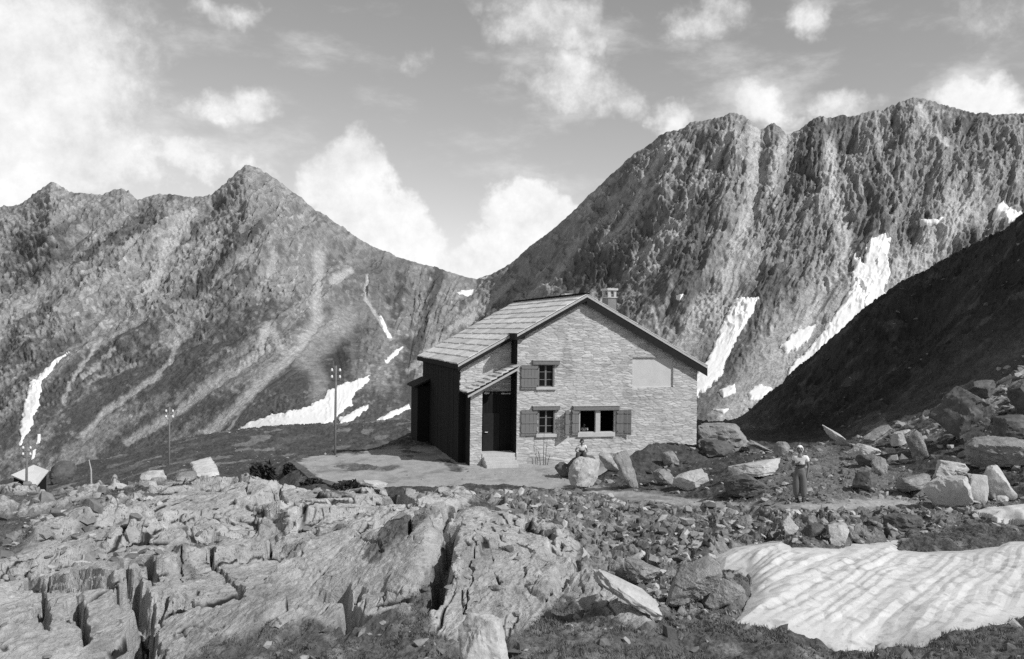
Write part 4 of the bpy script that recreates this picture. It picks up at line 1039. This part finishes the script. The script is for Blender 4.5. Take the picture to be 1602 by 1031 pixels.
pxc = np.concatenate([np.linspace(-1500, -60, 90)[:-1], np.linspace(-60, 1660, 1480), np.linspace(1660, 3100, 90)[1:]])
NC = len(pxc); NRF = 620; NRB = 14
yr = np.interp(pxc, sp[:, 0], sp[:, 1]); Dr = np.interp(pxc, sp[:, 0], sp[:, 2])
k9 = np.ones(31) / 31
Dr = np.convolve(np.pad(Dr, 15, 'edge'), k9, 'valid')
yb = np.interp(pxc, bp[:, 0], bp[:, 1]); Db = np.interp(pxc, bp[:, 0], bp[:, 2])
t = np.linspace(0, 1, NRF)[:, None]
gk = np.exp(-(np.arange(-260, 261) / 110.0) ** 2); gk /= gk.sum()
ys = np.convolve(np.pad(yr, 260, 'edge'), gk, 'valid')          # crest summits fade into the broad flank below
PX = np.broadcast_to(pxc[None], (NRF, NC)); PY = yb + (ys - yb) * t + (yr - ys) * sstep(t, .66, 1.0)
DD = Db * (Dr / Db) ** (t ** .92)
# fall lines: how far a rib runs sideways per pixel of height
kx = np.array([-1500, 0, 300, 450, 540, 600, 660, 760, 850, 950, 1050, 1150, 1300, 1450, 1700, 3100], float)
kv = np.array([1.3, 1.3, 1.25, 1.1, .8, .15, .2, .9, 1.0, .8, .55, .34, .2, .08, .05, 0])
def fallc(px, py):
    x = px
    for _ in range(3):       # walk the fall line up to a common level
        x = px + np.interp((x + px) / 2, kx, kv) * (py - 330)
    return x
CC = fallc(PX, PY)
LEFT = sstep(PX, 800, 690)                                           # 1 on the left mountain
tt = np.broadcast_to(t, PX.shape)
warp = fbm(CC / 160, PY / 200, 3, 3) * 40
c1 = CC + warp
hz = sstep(tt, .12, .75)
rel = (ridged(c1 / 105, PY / 300, 3, 5) - .5) * 9 * hz
rel += fbm(PX / 70, PY / 60, 4, 7) * 9 * hz
rel += (ridged(c1 / 38 + fbm(PX / 30, PY / 30, 2, 17) * .5, PY / 95, 4, 15) - .5) * (4.4 - .9 * LEFT) * (.3 + .7 * hz)
rel += (ridged(c1 / 13, PY / 42, 3, 25) - .5) * (2.1 - .4 * LEFT) * (.3 + .7 * hz)
rough_zone = sstep(fbm(CC / 120, PY / 90, 3, 41) + (tt - .5) * .9, -.15, .25)
w1, w2, wi = worley(CC / 9 + PY / 40, PY / 11, 51)
rel += (wi - .5) * (1.7 + .5 * LEFT) * rough_zone
w1b, w2b, wib = worley(PX / 4.2, PY / 4.2, 61)
rel += (wib - .5) * 1.3 * (.25 + .75 * rough_zone)
# scree gullies and rills: (points, half width in photo pixels, lightness, depth in metres)
RILLS = [
 ([(300,330),(282,350),(262,380),(243,410),(225,440)], 9, .8, 2), ([(275,530),(270,560),(240,595),(200,620),(165,645),(130,680)], 5, .8, 1.5),
 ([(400,390),(350,420),(320,445),(270,470)], 6, .5, 1.5), ([(430,400),(425,420),(400,455)], 6, .5, 1),
 ([(500,400),(495,470),(497,500),(470,540),(440,570),(405,600),(370,640),(330,672)], 9, .75, 2), ([(420,510),(405,550),(370,580),(330,605),(270,650),(200,690)], 7, .7, 2),
 ([(428,520),(440,545),(455,560)], 6, .6, 1), ([(575,430),(572,470),(590,495),(612,530)], 3, .9, 1.5), ([(545,425),(525,445)], 10, .9, 1), ([(540,490),(520,520),(490,545),(478,560)], 22, .5, 1),
 ([(480,555),(500,590),(500,620)], 14, .4, .5),
 ([(160,530),(110,600),(100,630)], 3, .7, 1.5), ([(180,545),(130,590)], 3, .6, 1), ([(100,420),(40,480),(0,520)], 14, .4, 2),
 ([(1303,215),(1300,280),(1315,320),(1325,370),(1315,420),(1285,460),(1240,530)], 11, .85, 2.5), ([(1315,420),(1340,470)], 14, .5, .5), ([(1290,440),(1260,490),(1215,540)], 26, .55, .5), ([(1110,470),(1085,520),(1050,560)], 22, .6, .5), ([(1235,215),(1215,250),(1205,290)], 9, .7, 1.5), ([(1375,190),(1380,240),(1395,280)], 7, .5, 1.5), ([(1145,200),(1120,240),(1105,290)], 7, .6, 1.5), ([(1040,230),(1010,280),(985,330),(940,380)], 5, .6, 1.5),
 ([(1185,190),(1180,260),(1178,300),(1165,350),(1140,410),(1115,460),(1090,500)], 11, .75, 2.5),
 ([(1440,170),(1462,210),(1478,225)], 8, .8, 1), ([(1505,325),(1470,370),(1430,410),(1395,470)], 30, .8, 1), ([(1530,270),(1535,320),(1500,360)], 8, .5, 1),
 ([(1100,240),(1080,300),(1075,340),(1040,400),(1010,430)], 4, .7, 1.5), ([(960,330),(900,390),(860,440),(800,480),(740,520),(690,560)], 6, .5, 1), ([(800,440),(740,490),(680,540),(640,580)], 5, .6, 1),
 ([(1240,540),(1200,590),(1160,640)], 40, .6, 0), ([(1480,430),(1400,480),(1330,540)], 36, .65, 0), ([(1290,470),(1225,560),(1150,650)], 40, .5, 0), ([(1170,400),(1120,500),(1060,560)], 24, .45, 0), ([(1024,480),(1030,520)], 3, .8, .5)]
scr = np.zeros(PX.shape)
jx = fbm(PX / 14, PY / 14, 4, 71) * 5
for pts, w, li, dp in RILLS:
    x0 = min(p[0] for p in pts) - 60; x1 = max(p[0] for p in pts) + 60
    cs = np.where((pxc > x0) & (pxc < x1))[0]
    if not len(cs): continue
    s_ = slice(cs[0], cs[-1] + 1)
    d = seg_dist(PX[:, s_] + jx[:, s_], PY[:, s_] + jx[:, s_] * .6, pts)
    g = np.exp(-(d / w) ** 4)
    scr[:, s_] = np.maximum(scr[:, s_], g * li)
    rel[:, s_] -= g * dp
    rel[:, s_] *= (1 - .55 * g * li)
rel *= 1 - .6 * np.exp(-(((PX - 610) / 95) ** 2 + ((PY - 560) / 110) ** 2))
auto = sstep(ridged(c1 / 58 + fbm(PX / 40, PY / 60, 3, 93) * .3, PY / 420, 2, 95), .80, .93) * sstep(fbm(CC / 90, PY / 110, 3, 97), -.05, .25) * sstep(tt, .97, .85)
auto *= 1 - .3 * LEFT
scr = np.maximum(scr, auto * .6); rel -= auto * 1.0
rel *= 1 - LEFT * .45 * sstep(tt, .62, .4)
edge = sstep(tt, 1.0, .93)
rel = rel * (.25 + .75 * edge)
DX, DB = ray(PX, PY)
Xm = DX * DD; Ym = DD; Zm = CAMZ + DB * DD
fine = perlin(PX / 5, PY / 6, 81) * .8
Ym2 = Ym - (rel + fine * rough_zone) * .62; Zm2 = Zm + (rel + fine * rough_zone) * .78
Zm2[-1] += np.maximum(0, fbm(pxc / 16, pxc * 0, 4, 91)) * 4 - .8
# albedo: rock, turf, scree
turf = sstep(fbm(CC / 70, PY / 160, 4, 101) * 1.0 + (.28 + .3 * LEFT) * (.6 - tt) + fbm(PX / 12, PY / 12, 3, 103) * .35, -.12, .22)
rock = .25 + .05 * fbm(CC / 20, PY / 60, 3, 105) + (wi - .5) * .1 * rough_zone + (wib - .5) * .1
tone = rock * (1 - turf) + (.115 - .02 * LEFT + .025 * fbm(PX / 9, PY / 9, 3, 107) + .03 * fbm(CC / 25, PY / 120, 3, 108)) * turf
speck = sstep(wib, .82, .95) * sstep(fbm(PX / 60, PY / 50, 2, 109), -.2, .3)
tone += speck * .1
tone = tone * (1 - scr) + scr * (.47 + .05 * perlin(PX / 4, PY / 4, 111))
# dark shrub-covered lower flanks in the valley
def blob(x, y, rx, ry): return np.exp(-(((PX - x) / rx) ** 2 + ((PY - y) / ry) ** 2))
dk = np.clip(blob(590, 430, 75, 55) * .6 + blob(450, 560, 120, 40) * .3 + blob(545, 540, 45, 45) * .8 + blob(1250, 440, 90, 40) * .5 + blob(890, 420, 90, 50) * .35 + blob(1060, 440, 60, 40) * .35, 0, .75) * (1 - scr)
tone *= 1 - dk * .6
tone = np.clip(tone * (1.16 - .08 * LEFT), .02, .6)
# back side of the ridges so that the mountains are solid
bk = np.linspace(0, 1, NRB + 1)[1:, None]
Xb = Xm[-1] * (1 + .35 * bk); Yb = Ym2[-1] * (1 + .35 * bk); Zb = Zm2[-1] * (1 - bk) - 120 * bk
V = np.stack([np.concatenate([Xm, Xb]), np.concatenate([Ym2, Yb]), np.concatenate([Zm2, Zb])], -1)
TN = np.concatenate([tone, np.broadcast_to(tone[-1], (NRB, NC))])
NR = NRF + NRB
fc = grid_faces(NR, NC)
cp = np.concatenate([PX, np.broadcast_to(pxc, (NRB, NC))]).ravel()[fc].mean(1)
cy = np.concatenate([PY, np.broadcast_to(PY[-1], (NRB, NC))]).ravel()[fc].mean(1)
isl = cp < 745 - np.maximum(0, cy - 436) * .62
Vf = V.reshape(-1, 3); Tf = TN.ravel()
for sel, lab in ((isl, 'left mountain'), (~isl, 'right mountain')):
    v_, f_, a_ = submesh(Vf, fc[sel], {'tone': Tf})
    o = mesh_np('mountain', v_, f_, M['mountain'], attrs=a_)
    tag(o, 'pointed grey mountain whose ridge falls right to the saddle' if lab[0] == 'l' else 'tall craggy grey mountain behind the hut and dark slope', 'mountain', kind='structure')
# snow lying in the gullies: every patch its own sheet on the slope
SNOW = [
 ([(368,677),(385,662),(420,652),(470,640),(505,625),(512,610),(540,600),(582,588),(572,602),(555,615),(552,632),(535,645),(520,660),(490,675),(440,681),(400,679)], 'large bright snow patch on the valley floor behind the telephone pole'),
 ([(530,656),(555,642),(577,632),(578,638),(548,660),(528,668)], 'narrow snow tongue just right of the telephone pole'),
 ([(588,657),(610,645),(640,633),(643,640),(602,658)], 'snow streak beside the hut left of its dark side wall'),
 ([(590,495),(598,497),(613,527),(605,529)], 'short steep snow sliver below the saddle'),
 ([(600,565),(618,548),(632,542),(622,555),(604,570)], 'thin snow dash above the valley snow patch'),
 ([(109,547),(96,560),(78,583),(66,598),(62,622),(52,652),(44,680),(29,700),(32,670),(36,640),(45,605),(58,590),(80,566)], 'long snow tongue in the gully at the far left'),
 ([(58,679),(64,679),(63,692),(56,696)], 'small snow fleck below the long left gully tongue'), ([(50,705),(57,702),(54,716),(48,720)], 'lowest snow fleck right above the pale roofed shed'),
 ([(714,458),(742,450),(735,459),(719,463)], 'snow patch just below the saddle'), ([(748,436),(764,433),(760,438)], 'snow strip on the saddle skyline'),
 ([(1149,466),(1187,468),(1181,485),(1166,510),(1151,535),(1136,565),(1126,590),(1102,612),(1075,630),(1082,592),(1108,560),(1123,522),(1137,493)], 'wide snow gully directly right of the hut roof'),
 ([(1356,380),(1394,370),(1388,395),(1393,425),(1382,450),(1391,470),(1372,490),(1342,505),(1312,530),(1282,556),(1250,582),(1226,598),(1238,570),(1265,545),(1285,520),(1300,500),(1315,480),(1330,450),(1335,420),(1338,393),(1345,410),(1352,410)], 'longest snow gully running down to the dark slope'),
 ([(1220,542),(1250,514),(1277,507),(1265,530),(1246,546),(1230,552)], 'small snow patch left of the longest snow gully'),
 ([(1559,318),(1572,313),(1580,328),(1601,335),(1602,346),(1577,349),(1557,342)], 'snow patch high on the right mountain at the picture edge'),
 ([(1439,341),(1475,343),(1466,351),(1444,348)], 'thin snow strip high above the dark slope'),
 ([(1124,610),(1150,601),(1151,615),(1130,623)], 'snow scrap beside the hut corner under the wide gully'), ([(1168,616),(1186,602),(1209,607),(1195,623),(1174,629)], 'snow scrap at the foot of the dark slope'),
 ([(1113,640),(1142,640),(1132,648)], 'lowest snow scrap behind the big grey boulder'), ([(1056,465),(1069,465),(1062,477)], 'tiny heart shaped snow fleck above the hut roof')]
PXv = PX.ravel(); PYv = PY.ravel()
for pts, lab in SNOW:
    q = np.array(pts, float)
    cs = np.where((pxc > q[:, 0].min() - 14) & (pxc < q[:, 0].max() + 14))[0]
    rs = np.where(((PY[:, cs] > q[:, 1].min() - 14) & (PY[:, cs] < q[:, 1].max() + 14)).any(1))[0]
    sr = slice(rs[0], rs[-1] + 1); scs = slice(cs[0], cs[-1] + 1)
    x = PX[sr, scs]; y = PY[sr, scs]
    size = min(np.ptp(q[:, 0]), np.ptp(q[:, 1]))
    am = min(6, size * .12)
    d = sdf(x + fbm(x / 9, y / 9, 4, 121) * am, y + fbm(x / 9, y / 9, 4, 131) * am, pts)
    h = np.clip(d * .35, -1, 1.2)          # thickness in metres, thinning out at the rim
    rr = rel[sr, scs] + fine[sr, scs] * rough_zone[sr, scs]
    low = rr * .25
    hh = np.where(h > 0, np.maximum(low, rr) + h * .8 + .15, rr - 2)
    v_ = np.stack([Xm[sr, scs], Ym[sr, scs] - hh * .62, Zm[sr, scs] + hh * .78], -1).reshape(-1, 3)
    f_ = grid_faces(*x.shape)
    keep = (d.ravel()[f_] > -1.2).any(1)
    if keep.sum() < 2: continue
    v_, f_, _ = submesh(v_, f_[keep], {})
    o = mesh_np('snow_patch', v_, f_, M['far_snow'])
    tag(o, lab, 'snow patch', 'snow patches on the mountains')
# ------------------------------------------------------------------ camera, sun, sky
cam = bpy.data.cameras.new('camera'); camo = bpy.data.objects.new('camera', cam); COL.objects.link(camo)
cam.sensor_width = 36; cam.sensor_fit = 'HORIZONTAL'; cam.lens = 36 * F / 1602; cam.clip_start = .2; cam.clip_end = 6000
cam.shift_y = 3.5 / 1602
camo.matrix_world = Matrix.Translation((0, 0, CAMZ)) @ Matrix.Rotation(R(90), 4, 'X') @ Matrix.Rotation(ROLL, 4, 'Z')
sc.camera = camo
SUN = Vector((.625, -.395, .67)).normalized()
sl = bpy.data.lights.new('sun', 'SUN'); sl.energy = 3.6; sl.angle = R(.5); sl.color = (1, 1, 1)
so = bpy.data.objects.new('sun', sl); COL.objects.link(so)
so.rotation_euler = (-SUN).to_track_quat('-Z', 'Y').to_euler(); so.location = (60, -30, 90)

w = bpy.data.worlds.new('World'); sc.world = w; w.use_nodes = True
N = w.node_tree.nodes; L = w.node_tree.links
bg = N['Background']
def math_(op, a, b=None, c=None, clamp=False):
    n = N.new('ShaderNodeMath'); n.operation = op; n.use_clamp = clamp
    for i, x in enumerate((a, b, c)):
        if x is None: continue
        if isinstance(x, (int, float)): n.inputs[i].default_value = x
        else: L.new(x, n.inputs[i])
    return n.outputs[0]
sky = N.new('ShaderNodeTexSky'); sky.sky_type = 'NISHITA'; sky.sun_disc = False
sky.sun_elevation = math.asin(SUN.z); sky.sun_rotation = math.atan2(SUN.x, SUN.y); sky.altitude = 2400; sky.dust_density = 0; sky.air_density = 1
tc = N.new('ShaderNodeTexCoord'); d = tc.outputs['Generated']
sep = N.new('ShaderNodeSeparateXYZ'); L.new(d, sep.inputs[0])
# black and white film weighs the sky's three colours into one grey
sc_ = N.new('ShaderNodeSeparateColor'); L.new(sky.outputs[0], sc_.inputs[0])
g = math_('ADD', math_('MULTIPLY', sc_.outputs[0], .2), math_('ADD', math_('MULTIPLY', sc_.outputs[1], .4), math_('MULTIPLY', sc_.outputs[2], .4)))
SKYSTR = .135
def noise(scale, det, rough=.6, vec=None):
    n = N.new('ShaderNodeTexNoise'); n.inputs['Scale'].default_value = scale; n.inputs['Detail'].default_value = det; n.inputs['Roughness'].default_value = rough
    L.new(vec or d, n.inputs['Vector']); return n.outputs['Fac']
az = math_('ARCTAN2', sep.outputs[0], sep.outputs[1]); el = math_('ARCSINE', sep.outputs[2])
nA = noise(9, 5); nB = noise(7, 5, vec=None); 
mpn = N.new('ShaderNodeMapping'); mpn.inputs['Location'].default_value = (3.1, 1.7, 5.3); L.new(d, mpn.inputs[0])
nB = noise(9, 5, vec=mpn.outputs[0]); nC = noise(16, 8, .62); nD = noise(5, 4, .5, mpn.outputs[0])
az2 = math_('ADD', az, math_('MULTIPLY', math_('SUBTRACT', nA, .5), .13))
el2 = math_('ADD', el, math_('MULTIPLY', math_('SUBTRACT', nB, .5), .10))
# clouds: photo x, y, half width, half height, weight
CLOUDS = [(20,130,230,190,1.0),(-60,60,300,160,.9),(150,245,160,70,.75),(30,270,150,70,.9),(300,245,110,45,.75),(370,250,50,40,.55),(180,150,80,45,.5),(360,160,90,38,.62),(130,30,160,60,.55),(340,12,80,30,.6),
 (565,295,95,75,.95),(610,360,100,80,.75),(500,290,70,45,.62),(845,340,105,85,1.0),(770,395,90,60,.65),(690,400,90,40,.5),(880,45,140,60,.8),(800,10,90,35,.5),(900,130,120,70,.68),(960,160,60,40,.5),(1100,35,75,45,.62),(1205,160,90,55,.9),
 (1255,15,40,40,.6),(1045,190,50,32,.75),(1325,155,55,40,.65),(1520,150,110,42,1.1),(1600,165,60,35,.8),(640,95,60,28,.36),(1560,20,90,60,.4),(1240,200,80,30,.6),(-400,200,300,150,.9),(2000,140,300,90,.8),(2600,250,300,90,.8),(-900,260,300,90,.8)]
tot = None
for cx, cy, rx, ry, wt in CLOUDS:
    a_, b_ = ray(cx, cy); a0 = math.atan(a_); e0 = math.atan(b_ / math.sqrt(1 + a_ * a_))
    u = math_('DIVIDE', math_('SUBTRACT', az2, a0), rx / F); v = math_('DIVIDE', math_('SUBTRACT', el2, e0), ry / F)
    r2 = math_('ADD', math_('MULTIPLY', u, u), math_('MULTIPLY', v, v))
    f = math_('MULTIPLY', math_('SUBTRACT', 1, r2, clamp=True), wt)
    tot = f if tot is None else math_('MAXIMUM', tot, f)
mpw = N.new('ShaderNodeMapping'); mpw.inputs['Rotation'].default_value = (0, R(28), 0); mpw.inputs['Scale'].default_value = (1, 1, 2.6); L.new(d, mpw.inputs[0])
nW = noise(7, 9, .62, mpw.outputs[0]); nF = noise(26, 9, .68)
dens = math_('ADD', tot, math_('MULTIPLY', math_('SUBTRACT', nC, .5), 1.25))
dens = math_('ADD', dens, math_('MULTIPLY', math_('SUBTRACT', nF, .5), .55))
dens = math_('ADD', dens, math_('MULTIPLY', math_('SUBTRACT', nD, .5), .3))
# heaped clouds near the ridges have crisp rims, the high ones fray out
low = N.new('ShaderNodeMapRange'); L.new(el, low.inputs[0]); low.inputs[1].default_value = R(7); low.inputs[2].default_value = R(15); low.inputs[3].default_value = .48; low.inputs[4].default_value = .95
mr = N.new('ShaderNodeMapRange'); mr.interpolation_type = 'SMOOTHSTEP'; L.new(dens, mr.inputs[0]); mr.inputs[1].default_value = .18; L.new(low.outputs[0], mr.inputs[2])
wsp = N.new('ShaderNodeMapRange'); wsp.interpolation_type = 'SMOOTHSTEP'; L.new(math_('ADD', nW, math_('MULTIPLY', tot, .18)), wsp.inputs[0]); wsp.inputs[1].default_value = .5; wsp.inputs[2].default_value = .85; wsp.inputs[4].default_value = .6
cl = math_('MAXIMUM', mr.outputs[0], wsp.outputs[0])
bright = math_('ADD', math_('ADD', .36, math_('MULTIPLY', nB, .52)), math_('MULTIPLY', nF, .58))          # cloud brightness
clear = math_('MULTIPLY', g, SKYSTR)
col = math_('ADD', math_('MULTIPLY', clear, math_('SUBTRACT', 1, cl)), math_('MULTIPLY', bright, cl))
L.new(col, bg.inputs[0]); bg.inputs[1].default_value = 1.0
sc.view_settings.view_transform = 'Standard'; sc.view_settings.look = 'None'; sc.view_settings.gamma = 1; sc.view_settings.exposure = 0
sc.view_settings.use_curve_mapping = False
sc.cycles.max_bounces = 6; sc.cycles.diffuse_bounces = 2; sc.cycles.use_adaptive_sampling = True; sc.cycles.use_denoising = False
